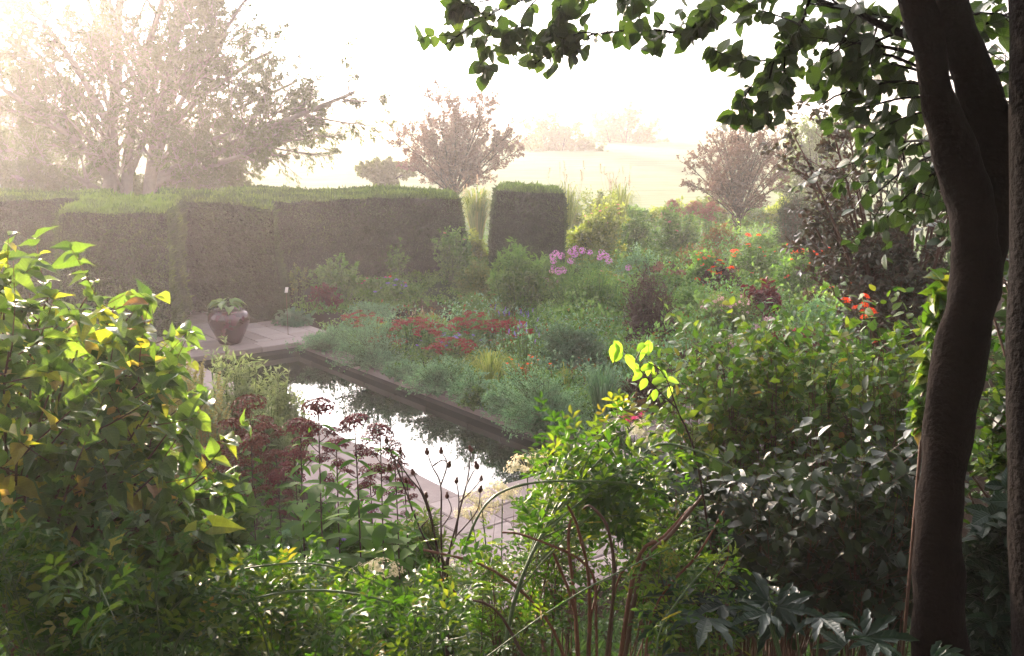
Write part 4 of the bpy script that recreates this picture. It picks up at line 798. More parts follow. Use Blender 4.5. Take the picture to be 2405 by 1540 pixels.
stalk(706, 1005, 4.6, 'dark-headed stalk against the paving just left of the tallest one', 75, 60); stalk(690, 1060, 4.9, 'low dark-headed stalk leaning left of the tallest one', 76, 50); stalk(868, 1105, 4.8, 'dark-headed stalk low in front of the paving, under the middle ones', 77, 46)
for i, (px, py, y, lb) in enumerate([(585, 950, 5.6, 'russet-headed stalk highest in the brown group left of the dark-headed ones'), (548, 1000, 5.5, 'russet-headed stalk at the left of the brown group'), (622, 1010, 5.4, 'russet-headed stalk at the right of the brown group'), (590, 1040, 5.2, 'russet-headed stalk in the centre of the brown group'), (648, 1070, 5.2, 'russet-headed stalk nearest the dark-headed ones'), (505, 1060, 5.1, 'russet-headed stalk behind the heart-leaved shrub')]):
    stalk(px, py, y, lb, 80 + i, 70, 1.2, 'russethead', .13, group='russet-headed stalks')
stalk(790, 1045, 4.7, 'dark-headed stalk behind and between the two tallest ones', 78, 50); stalk(950, 1135, 4.7, 'smallest dark-headed stalk, furthest right and lowest', 79, 40); stalk(655, 1120, 5.0, 'dark-headed stalk nearest the russet-headed group', 90, 48)
plant('leafy_weed', 'taller leafy plant hiding the paving between the dark-headed stalks', 'plant', 800, 1420, 200, 330, 'weed', ('n', .07), 'upright', n=46, tw=4, k=9, at=5.2)
plant('leafy_weed', 'thin leafy plant hiding the paving under the bare hip stems', 'plant', 985, 1400, 150, 260, 'olive', ('n', .06), 'upright', n=30, tw=4, k=8, at=5.2)
# --- left bed between shrub and pool
plant('willowherb', 'pale feathery tall plant in front of the maroon jar, over the dark water', 'plant', 555, 1180, 200, 430, 'grey', ('n', .055), 'upright', n=46, tw=8, k=10, at=6.6, up=.5, twl=.2, frac=.35)
plant('willowherb', 'pale feathery plant right of the taller one, against the dark water', 'plant', 665, 1180, 160, 370, 'grey', ('n', .05), 'upright', n=34, tw=8, k=9, at=6.8, up=.5, twl=.2, frac=.35)
plant('seed_spikes', 'clump of cream upright seed spikes beside the heart-leaved shrub', 'plant', 470, 1220, 190, 400, 'grey', ('n', .05), 'upright', n=70, tw=3, k=7, at=6.0, fl=('spike', 60, .9), stem='straw')
plant('seed_spikes', 'shorter cream seed spikes at the edge of the left paving', 'plant', 420, 1130, 150, 330, 'mid', ('n', .05), 'upright', n=50, tw=3, k=7, at=7.0, fl=('spike', 30, .8), stem='straw')
plant('white_daisy', 'spindly plant with small white daisies above the heart-leaved shrub', 'flower', 330, 1150, 120, 300, 'mid', ('n', .05), 'upright', n=16, tw=3, k=7, at=6.2, fl=('white', 0, 1.3, [(276, 757), (278, 790), (388, 850), (387, 832), (296, 768)]))
plant('wild_carrot', 'brown dried feathery tuft at the edge of the terrace', 'plant', 322, 1060, 60, 290, 'redgrn', ('n', .04), 'upright', n=16, tw=8, k=8, at=7.4)
plant('airy_haze_plant', 'soft greyish mound between the russet stalks and the paving', 'plant', 650, 1210, 150, 300, 'grey', ('n', .03), n=140, tw=8, k=10, at=5.9)
plant('leafy_weed', 'fresh green leafy plants under the russet stalks', 'plant', 480, 1400, 240, 330, 'green', ('o', .07), 'upright', n=60, tw=5, k=9, at=5.0)
plant('leafy_weed', 'bluish green low plant below the paving, right of the dark stalks', 'plant', 690, 1370, 160, 190, 'teal', ('o', .06), n=70, tw=6, k=9, at=5.2)
plant('leafy_weed', 'green plant with tiny leaves around the feet of the dark-headed stalks', 'plant', 830, 1440, 220, 270, 'weed', ('s', .045), n=110, tw=7, k=10, at=4.9, fl=('aster', 14, .5))
plant('feathery_grass', 'rusty yellow feathery tuft in front of the dark-headed stalks', 'grass', 745, 1520, 160, 230, 'olive', ('n', .04), n=90, tw=8, k=12, at=4.2)
plant('leafy_weed', 'dense bright green plant right of the dark-headed stalks, by the near paving', 'plant', 925, 1440, 150, 260, 'weed', ('n', .06), n=90, tw=6, k=10, at=5.0)
plant('leafy_weed', 'yellow-green tuft at the bottom of the bare hip stems', 'plant', 1040, 1500, 220, 210, 'bright', ('n', .08), n=70, tw=5, k=9, at=4.2)
plant('leafy_weed', 'dark leafy growth filling the ground left of the russet stalks', 'plant', 560, 1500, 260, 260, 'green', ('o', .06), n=90, tw=6, k=9, at=4.3)
# --- cream flower heads
def creamplant(px, py, y, wpx, label, seed, n=1, spots=None):
    rg = np.random.default_rng(seed); T = D(px, py, y); B = np.array([T[0] + .03, y, float(gz(T[0], y))]); root = empty('cream_flower', B, label, 'flower', 'cream flower heads')
    st = MB(); sc = wpx * y / F / .3; pts = [D(a, b, y + rg.uniform(-.1, .1)) for a, b in (spots or [(px, py)])]
    for p in pts: Br(B, (B + p) / 2, p, .005).tube(st, 6, 5, .6)
    st.build('stem', M['stem_g'], root, True); lf = MB(); br = Br([B] * len(pts), [(B + p) / 2 for p in pts], pts, .005); leaf_on(lf, br, 9, OV, .09, rg, .2, .85, 60, .1); lf.build('leaves', LM['weed'], root, True)
    bloom('creamball', root, [p - np.array([0, 0, .06 * sc]) for p in pts], sc, rg, .3)
creamplant(1238, 1085, 4.6, 105, 'round cream flower head standing against the water', 91); creamplant(1160, 1160, 4.8, 90, 'cream flower heads at the near pool corner', 92, spots=[(1180, 1150), (1130, 1175), (1105, 1200)])
creamplant(862, 1345, 3.9, 105, 'cream flower head low at the bottom, left of the cut canes', 93, spots=[(862, 1345), (900, 1330)]); creamplant(1528, 1010, 5.2, 85, 'cream flower head beside the near paving right of the leafy canes', 94)
creamplant(1050, 1330, 4.2, 70, 'small cream flower head below the bare stems', 95)
plant('red_flowers', 'small plant with magenta and scarlet blooms behind the right cream head', 'flower', 1490, 1300, 120, 330, 'green', ('s', .04), 'upright', n=30, tw=4, k=8, at=6.4, fl=[('magenta', 0, .8, [(1462, 982), (1475, 990), (1480, 978), (1510, 975), (1520, 985), (1490, 985)])])
# --- bare stems with hips
def cane(root, mb, pts, y0, y1, r0, r1, rgc):
    n = len(pts); P = [D(px, py, y0 + (y1 - y0) * i / (n - 1)) for i, (px, py) in enumerate(pts)]; P = np.array(P)
    t = np.linspace(0, n - 1, (n - 1) * 5 + 1); Q = []
    for s in t:
        i = min(int(s), n - 2); f = s - i; p0, p1, p2, p3 = P[max(i - 1, 0)], P[i], P[i + 1], P[min(i + 2, n - 1)]
        Q.append(.5 * ((2 * p1) + (-p0 + p2) * f + (2 * p0 - 5 * p1 + 4 * p2 - p3) * f * f + (-p0 + 3 * p1 - 3 * p2 + p3) * f ** 3))
    Q = np.array(Q); R = np.linspace(r0, r1, len(Q)) * (1 + .12 * rgc.normal(size=len(Q))); tubes(mb, Q[None], R[None], 7); return Q
rgc = np.random.default_rng(17)
b = D(1040, 1560, 3.5); b[2] = float(gz(b[0], 3.5)); root = empty('rose_bush', b, 'bare rose stems tipped with small dark hips, rising in front of the water', 'rose'); mb = MB(); tipsH = []
main = [[(1060, 1700), (1030, 1350), (985, 1240), (930, 1090), (908, 1035)], [(1060, 1700), (1035, 1350), (1000, 1180), (960, 1120), (930, 1080), (915, 1100)], [(1060, 1700), (1040, 1350), (1036, 1240), (1035, 1140), (1015, 1095), (1003, 1062)], [(1060, 1700), (1045, 1360), (1070, 1260), (1078, 1180), (1072, 1130)],
        [(1060, 1700), (1050, 1360), (1075, 1220), (1095, 1140), (1102, 1100), (1106, 1055)], [(1060, 1700), (1040, 1380), (990, 1250), (965, 1190), (955, 1130)], [(1060, 1700), (1045, 1350), (1030, 1300), (1010, 1200), (985, 1140), (970, 1110)], [(1095, 1140), (1110, 1110), (1120, 1095)], [(1035, 1140), (1050, 1090), (1036, 1060)], [(1015, 1095), (1040, 1080), (1054, 1092)],
        [(1078, 1180), (1110, 1150), (1130, 1125)], [(1036, 1240), (1060, 1200), (1050, 1165)], [(985, 1240), (1010, 1210), (1000, 1165)], [(930, 1090), (945, 1130), (940, 1060)], [(1070, 1260), (1120, 1200), (1128, 1150)]]
for c in main: Q = cane(root, mb, c, 3.5, 3.6, .0048 if len(c) > 3 else .003, .0016, rgc); tipsH.append(Q[-1])
mb.build('stems', M['stem_r'], root, True)
hm = solid('hip', [(.05, .012, .01), (.14, .03, .02)], .4, 30, .1); hp_ = MB(); lathe(hp_, [(0, -.012), (.006, -.009), (.0095, -.002), (.009, .005), (.005, .010), (.006, .016), (.001, .02)], (0, 0, 0), 10)
src = hp_.build('rose_hip', hm, root, True, origin=(0, 0, 0)); src.location = tuple(tipsH[0] - b)
for p in list(tipsH[1:]) + [D(1048, 1068, 3.6), D(1062, 1058, 3.6), D(1115, 1075, 3.6)][:0]: copy_part(src, root, p, (rgc.uniform(-.4, .4), rgc.uniform(-.4, .4), 0), rgc.uniform(.8, 1.1))
# --- green arching cane with bright leaves
root_b = D(1190, 1700, 2.9); root_b[2] = float(gz(root_b[0], 2.9))
root = empty('rose_bush', root_b, 'thick green arching rose cane with a mass of bright leaves, over the near paving', 'rose'); mb = MB()
Q1 = cane(root, mb, [(1180, 1720), (1185, 1530), (1225, 1360), (1300, 1210), (1400, 1090), (1490, 1000)], 2.85, 3.3, .0075, .004, rgc)
Q2 = cane(root, mb, [(1085, 1300), (1130, 1200), (1190, 1150), (1300, 1130), (1500, 1140), (1650, 1200)], 2.95, 3.1, .005, .003, rgc)
Q3 = cane(root, mb, [(1430, 1180), (1530, 1050), (1640, 1060), (1720, 1100)], 3.2, 3.0, .004, .003, rgc)
lim = [(Q1[i], (Q1[i] + p) / 2 + [0, 0, .06], p, .004) for i, p in zip(rgc.integers(9, 25, 26), [D(rgc.uniform(1290, 1560), rgc.uniform(985, 1230), rgc.uniform(3.05, 3.5)) for _ in range(26)])]
lf = MB(); br = Br([l[0] for l in lim], [l[1] for l in lim], [l[2] for l in lim], .0035); br.tube(mb, 5, 4, .4); leaf_on(lf, br, 6, COMP, .11, rgc, .3, 1.05, 55, .15); t1 = sprout(br, 2, .4, 1, 50, .4, .5, rgc); t1.tube(mb, 3, 3, .4); leaf_on(lf, t1, 4, COMP, .10, rgc, .2, 1.0, 55, .15)
mb.build('canes', M['stem_g'], root, True); lf.build('foliage', LM['rosegreen'], root, True)
def lowshrub(px, py, y, wpx, hpx, label, seed, col='rosegreen', n=18, sz=.085, name='rose_bush', cat='rose', tp=COMP, group=None, tw=4, k=6, stem='stem_b'):
    T0 = D(px, py, y); b = np.array([T0[0], y, float(gz(T0[0], y))]); rg = np.random.default_rng(seed); limbs = []
    for i in range(n):
        T = D(px + rg.uniform(-.5, .5) * wpx, py + rg.uniform(0, 1) * hpx, y + rg.uniform(-.25, .25)); B = b + rg.normal(0, .07, 3) * [1, 1, 0]; limbs.append((B, B * .45 + T * .55 + [0, 0, .12], T, .004))
    return thicket(name, label, cat, b, limbs, [dict(n=tw, t0=.35, t1=1, ang=50, length=.25, rr=.55, up=.2, taper=.3)], [(1, dict(K=k, tp=tp, size=sz, ang=58, droop=.15)), (0, dict(K=k, tp=tp, size=sz, t0=.4, ang=58, droop=.1))], col, seed, group=group, stem=stem)
lowshrub(1290, 1120, 3.6, 190, 170, 'rose shoots with dark green leaflets between the cream head and the green cane', 101, 'rosegreen', 16, .08)
lowshrub(1540, 1150, 3.4, 180, 200, 'leafy rose growth right of the green cane, over the near paving', 102, 'rosegreen', 18, .08)
lowshrub(1180, 1300, 3.3, 240, 170, 'sparse leafy tangle at the centre of the bottom edge', 103, 'thicket', 14, .07)
lowshrub(1590, 1270, 3.0, 260, 180, 'dim leafy tangle behind the cut red canes', 104, 'thicket', 16, .07)
# --- cut red-brown canes
b = D(1400, 1700, 2.9); b[2] = float(gz(b[0], 2.9)); root = empty('cut_back_shrub', b, 'cut-back shrub of bare red-brown canes at the bottom centre right', 'shrub'); 
for i, (c, r) in enumerate([([(1440, 1760), (1500, 1360), (1580, 1250), (1650, 1165)], .008), ([(1430, 1760), (1490, 1340), (1560, 1260), (1625, 1190)], .008), ([(1370, 1760), (1350, 1420), (1335, 1280), (1340, 1220)], .007), ([(1375, 1760), (1385, 1400), (1360, 1250), (1335, 1190)], .006), ([(1395, 1760), (1440, 1400), (1430, 1250), (1390, 1190), (1370, 1195)], .006),
          ([(1400, 1760), (1400, 1460), (1380, 1330), (1240, 1260), (1180, 1250)], .005), ([(1350, 1760), (1355, 1500), (1340, 1400), (1300, 1300)], .006), ([(1430, 1760), (1435, 1450), (1470, 1330), (1540, 1310)], .005), ([(1410, 1760), (1380, 1560), (1390, 1440), (1410, 1370)], .005), ([(1500, 1760), (1530, 1450), (1640, 1300), (1700, 1200)], .0045),
          ([(1480, 1700), (1600, 1460), (1700, 1330), (1710, 1280)], .0035), ([(1360, 1700), (1300, 1480), (1160, 1340), (990, 1290)], .006), ([(1300, 1700), (1180, 1450), (1080, 1400), (1030, 1345)], .005)]):
    m_ = MB(); cane(root, m_, c, 2.9 + .04 * (i % 4), 2.85 + .1 * (i % 3), r, r * .7, rgc); m_.build('cane', M['cane'] if i % 4 else M['stem_b'], root, True)
# --- long thin arching canes across the bottom
for lb, pts, r in [('pale green thorny cane arching in the bottom left corner', [(345, 1720), (335, 1500), (300, 1370), (240, 1300), (130, 1310), (40, 1350)], .0062),
               ('dark arching cane sweeping above the bottom rose bushes', [(330, 1520), (480, 1370), (650, 1325), (800, 1335), (950, 1400)], .004), ('green arching cane lowest at the bottom, between the two corners', [(420, 1500), (600, 1405), (800, 1390), (1000, 1450), (1050, 1560)], .0045),
               ('long bare green cane slanting up from the bottom centre', [(1100, 1600), (1200, 1500), (1400, 1370), (1700, 1230)], .0035), ('knobbly thin cane slanting at the right of the cut canes', [(1545, 1500), (1600, 1400), (1680, 1310), (1720, 1270)], .003), ('short thin upright stem in the dark at the bottom right', [(1720, 1560), (1730, 1480), (1735, 1400)], .0028)]:
    b = D(*pts[0], 2.6); b[2] = float(gz(b[0], 2.6)); root = empty('rose_cane', b, lb, 'rose cane', 'long arching rose canes'); mb = MB(); Q = cane(root, mb, [(pts[0][0], pts[0][1] + 160)] + pts, 2.6, 2.75, r, r * .55, rgc); mb.build('cane', M['stem_g'], root, True)
    lf = MB(); n_ = len(Q) - 6; ii = rgc.integers(5, len(Q) - 1, 16); dd = nrm(Q[ii + 1] - Q[ii]); d2 = nrm(dd * .5 + perp(dd, rgc)); put(lf, COMP, Q[ii], d2, nrm(rgc.normal(0, .4, d2.shape) + [0, 0, 1]), rgc.uniform(.05, .09, len(ii)), rgc.uniform(0, 1, len(ii))); lf.build('leaves', LM['rosegreen'], root, True)
# --- sprig with bright leaves
b = np.array([.72, 3.2, float(gz(.72, 3.2))]); root = empty('young_shoot', b, 'slender shoot with bright yellow-green leaves over the dark purple mound', 'shoot'); mb = MB(); lf = MB()
Q = cane(root, mb, [(1700, 1500), (1640, 1100), (1590, 960), (1560, 880), (1520, 850)], 3.2, 3.2, .004, .0015, rgc); Q2 = cane(root, mb, [(1590, 960), (1530, 900), (1480, 840), (1440, 800)], 3.2, 3.15, .0025, .001, rgc); Q3 = cane(root, mb, [(1490, 850), (1510, 815), (1525, 795)], 3.2, 3.15, .002, .001, rgc)
for QQ, r_ in ((Q, range(13, 21)), (Q2, range(4, 16)), (Q3, range(3, 11, 2))):
    for i in r_:
        if i >= len(QQ): break
        d = nrm(np.array([rgc.uniform(-1, 1), rgc.uniform(-.5, .5), rgc.uniform(-.9, .1)])); put(lf, OV, QQ[i][None], d[None], np.array([[rgc.uniform(-.4, .4), -.6, 1.0]]), np.array([rgc.uniform(.04, .065)]), np.array([rgc.uniform(.6, 1)]))
mb.build('stems', M['stem_r'], root, True); lf.build('leaves', LM['bright'], root, True)
# --- thicket on the right
gT = 'small-leaved bushes of the right thicket'
for i, (px, top, y, w_, h_, lb) in enumerate([(1650, 815, 4.9, 190, 330, 'small-leaved bush at the left end of the right thicket'), (1770, 775, 4.8, 200, 340, 'small-leaved bush with a few russet leaves, second from the left in the right thicket'), (1880, 800, 4.7, 210, 360, 'small-leaved bush in the middle of the right thicket'), (2000, 790, 4.6, 220, 380, 'small-leaved bush right of the middle of the right thicket'), (2120, 770, 4.4, 210, 420, 'small-leaved bush against the dark trunk in the right thicket')]):
    lowshrub(px, top, y, w_, h_, lb, 110 + i, 'thicket', 54, .048, 'thicket_bush', 'shrub', OV, gT, tw=7, k=8)
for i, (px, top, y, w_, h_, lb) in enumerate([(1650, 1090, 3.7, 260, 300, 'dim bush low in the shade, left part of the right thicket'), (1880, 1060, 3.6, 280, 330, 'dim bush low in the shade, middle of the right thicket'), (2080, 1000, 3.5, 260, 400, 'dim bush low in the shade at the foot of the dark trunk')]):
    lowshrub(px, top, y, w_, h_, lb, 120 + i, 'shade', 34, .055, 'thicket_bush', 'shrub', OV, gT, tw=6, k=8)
# hellebore leaves in the dark corner
for (px, py, y, s_, lb, sd_) in [(1925, 1450, 2.7, .17, 'glossy dark hellebore with large fingered leaves at the bottom right', 5), (1700, 1420, 2.8, .17, 'hellebore with long pale-lit leaves left of the fingered one', 6), (2060, 1510, 2.6, .14, 'smaller hellebore near the foot of the dark trunk', 7)]:
    rg = np.random.default_rng(sd_); T = D(px, py, y); b = np.array([T[0], y, float(gz(T[0], y))]); root = empty('hellebore', b, lb, 'plant', 'hellebores in the shade'); st = MB(); lf = MB(); n_ = 7
    a = rg.uniform(0, 2 * PI, n_); tt = T + np.stack([np.cos(a) * .16, np.sin(a) * .13, rg.uniform(-.12, .02, n_)], -1); tt[0] = T; B_ = np.repeat(b[None], n_, 0)
    Br(B_, (B_ + tt) / 2, tt, .004).tube(st, 5, 5, .7); d = np.stack([np.cos(a), np.sin(a) - .5, 0 * a + .1], -1); put(lf, PALM, tt, d, np.array([0, -.35, 1.0]) + rg.normal(0, .2, (n_, 3)), s_ * rg.uniform(.7, 1.05, n_), rg.uniform(0, 1, n_))
    st.build('stems', M['stem_g'], root, True); lf.build('leaves', LM['gloss'], root, True)
# --- purple-leaved smoke shrub at the right
b = D(2150, 1235, 9.5); b[2] = 0
def L9(a, c, t, r, y=9.5): return (D(*a, y), D(*c, y + .2), D(*t, y + rgc.uniform(-.7, .7)), r)
lim = [L9((2150, 1200), (2090, 800), tp_, .03) for tp_ in [(1895, 375), (1910, 440), (1960, 320), (1990, 300), (1965, 400), (2010, 440), (2060, 330), (2110, 380), (2130, 300), (2180, 330), (2210, 440), (1905, 520), (1925, 600), (1990, 540), (2060, 520), (2140, 500), (2200, 560), (1960, 690), (2040, 620), (2120, 640), (2190, 700), (2060, 740), (2300, 400), (2290, 600), (2330, 250), (2260, 300)]]
tree('smoke_bush', 'tall dusky small-leaved shrub between the conifer and the near tree', b, lim, [dict(n=10, t0=.45, t1=1, ang=42, length=.16, rr=.4, up=.15, taper=.3), dict(n=5, t0=.2, t1=1, ang=45, length=.5, rr=.5, up=.1)], dict(k=8, t=OV, s=.06, **{'from': -2}), M['stem_b'], LM['smoke'], 130, 'shrub')
# --- near tree
base = np.array([1.22, 2.75, float(gz(1.22, 2.75))])
root = empty('apple_tree', base, 'near tree with a leaning dark trunk, its leafy boughs framing the misty sky', 'tree'); rg = np.random.default_rng(140)
def trunkpoly(pts, y, n=9):      # pts: px, py, half-width px
    P = np.array([D(a, b_, y + (c2[3] if len(c2) > 3 else 0)) for c2 in pts for a, b_ in [(c2[0], c2[1])]]); R = np.array([c2[2] * y / F for c2 in pts]); k = len(P); t = np.linspace(0, k - 1, (k - 1) * n + 1); Q = []; RR = []
    for s in t:
        i = min(int(s), k - 2); f = s - i; p0, p1, p2, p3 = P[max(i - 1, 0)], P[i], P[i + 1], P[min(i + 2, k - 1)]
        Q.append(.5 * ((2 * p1) + (-p0 + p2) * f + (2 * p0 - 5 * p1 + 4 * p2 - p3) * f * f + (-p0 + 3 * p1 - 3 * p2 + p3) * f ** 3)); RR.append(R[i] * (1 - f) + R[i + 1] * f)
    return np.array(Q), np.array(RR) * (1 + .03 * np.sin(np.arange(len(RR)) * 1.7))
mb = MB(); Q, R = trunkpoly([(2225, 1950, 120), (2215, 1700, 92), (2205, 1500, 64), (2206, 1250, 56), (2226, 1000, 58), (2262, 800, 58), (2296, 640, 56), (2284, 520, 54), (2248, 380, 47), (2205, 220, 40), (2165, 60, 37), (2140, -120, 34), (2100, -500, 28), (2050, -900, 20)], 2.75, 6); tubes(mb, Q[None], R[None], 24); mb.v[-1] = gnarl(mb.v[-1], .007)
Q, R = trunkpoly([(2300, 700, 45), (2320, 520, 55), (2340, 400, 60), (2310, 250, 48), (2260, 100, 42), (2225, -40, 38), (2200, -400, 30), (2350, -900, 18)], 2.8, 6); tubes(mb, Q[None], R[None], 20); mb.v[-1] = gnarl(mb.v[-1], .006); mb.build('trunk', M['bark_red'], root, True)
def T3(a, c, t, r, y0=2.9, y1=3.2): return (D(*a, y0), D(*c, (y0 + y1) / 2), D(*t, y1), r)
bb = [T3((2170, 110), (2030, 20), (1840, -20), .013), T3((1840, -20), (1700, -60), (1655, 30), .009, 3.2, 3.2), T3((1655, 10), (1650, 60), (1603, 82), .006, 3.2, 3.2), T3((1603, 82), (1560, 60), (1420, 78), .005, 3.2, 3.25), T3((1440, 74), (1350, 80), (1255, 150), .004, 3.25, 3.3), T3((1400, 80), (1340, 60), (1300, 130), .003, 3.25, 3.2),
      T3((1700, -60), (1450, -80), (1300, -20), .007, 3.2, 3.3), T3((1300, -20), (1180, 0), (1045, 105), .004, 3.3, 3.3), T3((1240, -15), (1150, 30), (1128, 150), .003, 3.3, 3.3), T3((1280, -20), (1215, 30), (1205, 115), .003, 3.3, 3.3), T3((1350, -30), (1300, 20), (1290, 90), .003, 3.3, 3.2), T3((1150, 0), (1090, 10), (1045, 20), .003, 3.3, 3.3), T3((1520, -60), (1470, -20), (1470, 30), .003),
      T3((1900, 0), (1880, 70), (1840, 110), .006, 3.1, 3.1), T3((1840, 110), (1800, 150), (1800, 275), .004, 3.1, 3.1), T3((1830, 125), (1780, 170), (1735, 255), .003, 3.1, 3.15), T3((1815, 140), (1740, 150), (1672, 115), .003, 3.1, 3.2), T3((1840, 120), (1850, 180), (1830, 250), .003, 3.1, 3.0), T3((1880, 60), (1820, 30), (1770, 20), .003), T3((1700, -50), (1670, 0), (1668, 50), .003),
      T3((2160, 130), (2010, 90), (1850, 95), .006), T3((2165, 160), (2050, 110), (1900, 60), .005), T3((2180, 200), (2060, 170), (1930, 245), .005), T3((2190, 230), (2080, 220), (1990, 280), .004), T3((2190, 180), (2100, 130), (1980, 160), .005), T3((2170, 90), (2080, 20), (2010, 30), .005), T3((2010, 40), (1960, 100), (1960, 190), .003), T3((2060, 60), (2040, 130), (2050, 220), .003),
      T3((2200, 260), (2120, 260), (2040, 330), .004), T3((2200, 130), (2290, 60), (2370, 30), .006), T3((2220, 180), (2300, 190), (2390, 160), .006), T3((2230, 230), (2290, 260), (2350, 330), .005), T3((2330, 350), (2300, 420), (2290, 500), .004), T3((2240, 60), (2320, 0), (2410, 60), .005), T3((2340, 420), (2360, 520), (2350, 640), .004),
      T3((2250, 330), (2150, 330), (2040, 380), .006, 2.9, 3.7), T3((2255, 340), (2120, 380), (2030, 480), .005, 2.9, 3.7), T3((2240, 380), (2140, 430), (2060, 540), .005, 2.9, 3.6), T3((2230, 340), (2130, 300), (2010, 390), .005, 2.9, 3.8), T3((2240, 360), (2170, 430), (2110, 520), .005, 2.9, 3.6), T3((2240, 330), (2200, 400), (2170, 470), .004, 2.9, 3.5)]
mb = MB(); br = Br([l[0] for l in bb], [l[1] for l in bb], [l[2] for l in bb], [l[3] for l in bb]); br.tube(mb, 9, 7, .55, wob=.3, rng=rg)
lf = MB(); t1 = sprout(br, 6, .2, 1, 50, .30, .45, rg, up=-.15, up2=-.3, taper=.2); t1.tube(mb, 4, 4, .4); TL = t_ovate(.80, .14, .22)
leaf_on(lf, t1, 5, TL, .046, rg, .2, 1.05, 65, .4, nup=.5, sj=.35); leaf_on(lf, br, 13, TL, .048, rg, .15, 1.0, 70, .4, nup=.5, sj=.3)
# crown above and behind the viewpoint
cn = []; top1 = D(2140, -120, 2.75); top2 = D(2200, -400, 2.8)
for i in range(90):
    a = rg.uniform(0, 2 * PI); r = rg.uniform(.5, 3.6); T = np.array([.7 + math.cos(a) * r, .2 + math.sin(a) * r * .95, rg.uniform(5.3, 7.2) - (.8 if math.sin(a) < -.3 else 0) * r * .7])
    if T[1] > 2.2 and T[2] < 5.6: T[2] = 5.7
    if T[1] > 0 and T[0] < -.5 and T[2] < 5.4: T[2] = 5.5
    B = top1 + np.array([-.05, 0, rg.uniform(.3, 1.2)]); cn.append((B, (B + T) / 2 + [0, 0, .5], T, .02))
b2 = Br([l[0] for l in cn], [l[1] for l in cn], [l[2] for l in cn], .018); b2.tube(mb, 7, 5, .3); t2 = sprout(b2, 8, .35, 1, 50, .28, .35, rg, up=.05); ok = (np.minimum(t2.T[:, 2], t2.B[:, 2]) > CAMZ + .17 * np.maximum(t2.T[:, 1], 0) + .35) | (t2.T[:, 1] < -.3); t2 = Br(t2.B[ok], t2.C[ok], t2.T[ok], t2.r[ok]); t2.tube(mb, 4, 4, .3)
kp = lambda P: ~((P[:, 1] > .3) & (P[:, 2] < CAMZ + .17 * P[:, 1] + .25))
leaf_on(lf, t2, 13, OV, .12, rg, .1, 1.05, 60, .4, keep=kp)
mb.build('branches', M['bark'], root, True); lf.build('crown', LM['treeleaf'], root, True)
fr = MB(); lathe(fr, [(0, -.5), (.25, -.46), (.46, -.2), (.5, .1), (.38, .38), (.14, .44), (0, .38)], (0, 0, 0), 16)
fm = solid('green_apple', [(.22, .26, .05), (.38, .36, .08)], .35, 20, .05); src = None
for (px, py, y, s_) in [(2046, 352, 3.6, 22), (2048, 383, 3.6, 26), (2066, 378, 3.65, 24), (2105, 335, 3.6, 20), (2150, 415, 3.5, 18)]:
    p = D(px, py, y); k = s_ * y / F
    if src is None: src = fr.build('apple', fm, root, True, origin=(0, 0, 0)); src.location = tuple(p - base); src.scale = (k,) * 3
    else: copy_part(src, root, p, (.2, .1, 0), k)
# made-up second trunk in place of the black border strip at the right edge
b = np.array([1.33, 2.42, float(gz(1.33, 2.42))]); root = empty('stand_in_trunk_tree', b, 'made-up straight black trunk standing in for the dark border strip at the right edge', 'tree'); mb = MB(); tx = D(2440, 770, 2.45)[0]
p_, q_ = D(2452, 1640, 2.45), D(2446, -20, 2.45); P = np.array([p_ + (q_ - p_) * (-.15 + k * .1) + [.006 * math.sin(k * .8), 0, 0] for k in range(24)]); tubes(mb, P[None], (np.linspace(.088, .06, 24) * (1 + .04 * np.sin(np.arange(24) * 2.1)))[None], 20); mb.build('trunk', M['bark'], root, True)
mb = MB(); lf = MB(); rr_ = np.random.default_rng(5); nb = 40; B_ = np.stack([np.full(nb, tx), np.full(nb, 2.45), rr_.uniform(5.2, 6.8, nb)], -1); a = rr_.uniform(0, 2 * PI, nb); T_ = B_ + np.stack([np.cos(a) * rr_.uniform(.6, 2.6, nb), np.sin(a) * rr_.uniform(.6, 2.2, nb), rr_.uniform(.1, 1.2, nb)], -1); q = Br(B_, (B_ + T_) / 2 + [0, 0, .3], T_, .02); q.tube(mb, 6, 5, .3)
nb = 120; Bw = np.stack([np.full(nb, tx), np.full(nb, 2.0), rr_.uniform(5.4, 6.6, nb)], -1); Tw = np.stack([rr_.uniform(-4.5, 4.5, nb), rr_.uniform(-3.2, -1.5, nb), rr_.uniform(2.6, 6.5, nb)], -1); nb2 = 50; Br2 = Bw[:nb2]; Tr = np.stack([rr_.uniform(2.6, 4.2, nb2), rr_.uniform(-1.2, 3.4, nb2), rr_.uniform(2.4, 6.5, nb2)], -1)  # unseen leaf masses behind and right of the camera, added to block sky light
Bw = np.concatenate([Bw, Br2]); Tw = np.concatenate([Tw, Tr]); qw = Br(Bw, (Bw + Tw) / 2 + np.array([.6, 0, 1.4]), Tw, .02); qw.tube(mb, 8, 5, .3); leaf_on(lf, sprout(qw, 10, .45, 1, 50, .2, .4, rr_), 12, OV, .15, rr_, .1, 1, 60, .3, keep=lambda P: kp(P) & ((P[:, 1] < -.4) | (P[:, 0] > 2.1)))
leaf_on(lf, sprout(q, 9, .3, 1, 50, .3, .4, rr_), 10, OV, .11, rr_, .1, 1, 60, .3, keep=kp)
mb.build('branches', M['bark'], root, True); lf.build('crown', LM['treeleaf'], root, True)
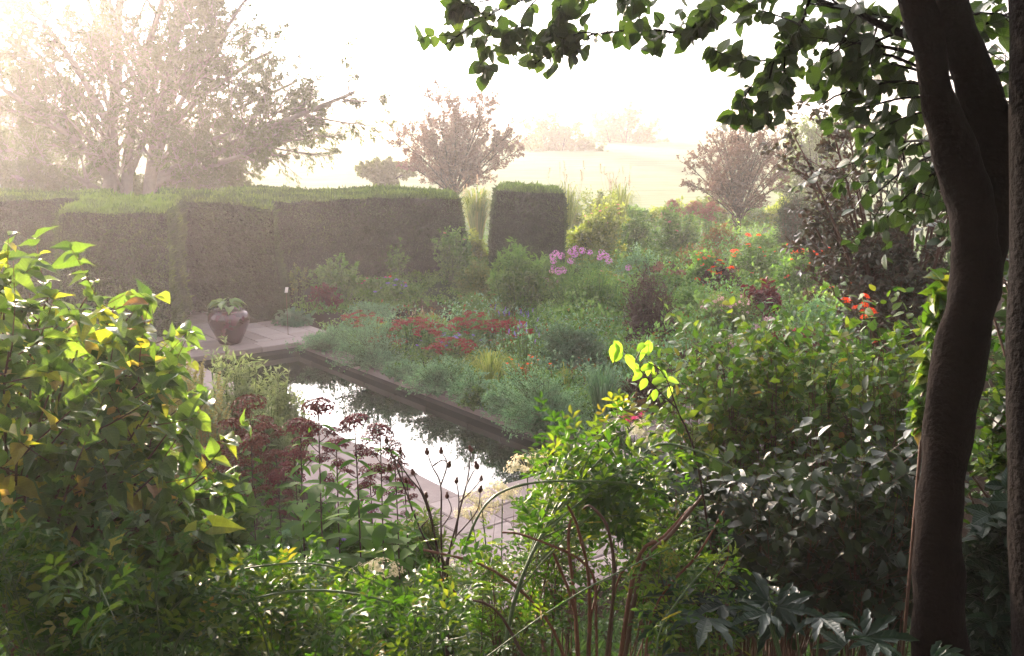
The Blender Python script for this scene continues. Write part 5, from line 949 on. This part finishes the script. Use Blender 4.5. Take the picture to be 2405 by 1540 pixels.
# dark evergreen added behind the right trunks as light blocker and dark backing
b = np.array([3.1, 4.8, float(gz(3.1, 4.8))]); rr_ = np.random.default_rng(12); nb = 60; a = rr_.uniform(0, 2 * PI, nb); B_ = b + rr_.normal(0, .15, (nb, 3)) * [1, 1, 0]; T_ = b + np.stack([np.cos(a) * rr_.uniform(.3, 1.15, nb), np.sin(a) * rr_.uniform(.3, 1.3, nb), rr_.uniform(.7, 3.6, nb)], -1)
thicket('added_laurel_bush', 'dark evergreen bush added as a light blocker between the near trunk and the right edge', 'shrub', b, [(B_[i], (B_[i] + T_[i]) / 2 + [0, 0, .2], T_[i], .012) for i in range(nb)], [dict(n=9, t0=.2, t1=1, ang=50, length=.22, rr=.5, up=.1, taper=.2)], [(1, dict(K=11, tp=OV, size=.085, ang=60, droop=.2))], 'shade', 160)
# ivy climbing the near trunk, with leaves between the trunks
def ivy(label, spots, n, y, sz, seed, spread=26):
    rg = np.random.default_rng(seed); P0 = D(*spots[0], y); root = empty('ivy', np.array([P0[0], y, float(gz(P0[0], y))]), label, 'climber', 'climbers on the trunks'); st = MB(); lf = MB(); pts = np.array([D(px, py, y) for px, py in spots]); Br([[P0[0], y, float(gz(P0[0], y))]], [(np.array([P0[0], y, float(gz(P0[0], y))]) + P0) / 2], [P0], .006).tube(st, 6, 5, .9)
    B, T = pts[:-1], pts[1:]; q = Br(B, (B + T) / 2 + [0.02, 0, 0], T, .005); q.tube(st, 6, 5, .9); t1 = sprout(q, 7, 0, 1, 60, .3, .5, rg, up=.1, taper=0); t1.tube(st, 3, 4, .5); leaf_on(lf, t1, n, HEART, sz, rg, .1, 1.1, 70, .5, nup=.6); leaf_on(lf, q, n * 2, HEART, sz, rg, 0, 1, 70, .5, nup=.6); st.build('stems', M['stem_b'], root, True); lf.build('leaves', LM['thicket'], root, True)
ivy('climber with yellowing leaves hanging on the left side of the near trunk', [(2165, 1010), (2160, 940), (2185, 840), (2205, 740), (2215, 640)], 6, 2.95, .048, 151)
plant('leafy_bush', 'sunlit green foliage glimpsed between the two dark trunks', 'shrub', 2350, 1300, 120, 640, 'rosegreen', ('o', .06), 'upright', n=60, tw=6, k=9, at=5.4)
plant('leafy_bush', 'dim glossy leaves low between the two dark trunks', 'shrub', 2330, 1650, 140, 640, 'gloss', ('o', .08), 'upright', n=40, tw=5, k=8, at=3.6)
# small things by the pool
p = G(1695, 0) if False else D(672, 681, 19.2); root = empty('plant_label', [p[0], p[1], 0], 'small white plant label on a stake at the foot of the broad yew block', 'label'); mb = MB(); tubes(mb, np.array([[[p[0], p[1], 0], [p[0], p[1], p[2]]]]), np.array([[.006, .006]]), 5); mb.build('stake', M['stem_b'], root)
mb = MB(); x, y_, z = p; mb.add([(x - .03, y_ - .01, z - .05), (x + .03, y_ - .01, z - .05), (x + .05, y_ - .01, z + .06), (x - .01, y_ - .01, z + .06), (x - .03, y_ - .004, z - .05), (x + .03, y_ - .004, z - .05), (x + .05, y_ - .004, z + .06), (x - .01, y_ - .004, z + .06)], None, [(0, 1, 2, 3), (7, 6, 5, 4), (0, 4, 5, 1), (1, 5, 6, 2), (2, 6, 7, 3), (3, 7, 4, 0)]); mb.build('tag', PET['white'], root)
# loose ground cover on the near bank
cover('ground_cover', 'low leaves and litter covering the near bank', [([(-2.8, 5.2, 0), (2.8, 5.2, 0), (4.6, 7.6, 0), (-3.6, 7.6, 0)], .3), ([(-4.2, 7, 0), (-1.6, 7, 0), (-4.2, 15, 0), (-9, 15, 0)], .35), ([(-2.2, 2.4, 0), (2.4, 2.4, 0), (3.2, 5.4, 0), (-3.2, 5.4, 0)], .35)], 'dark', 60000, .05, 43, h=.16)
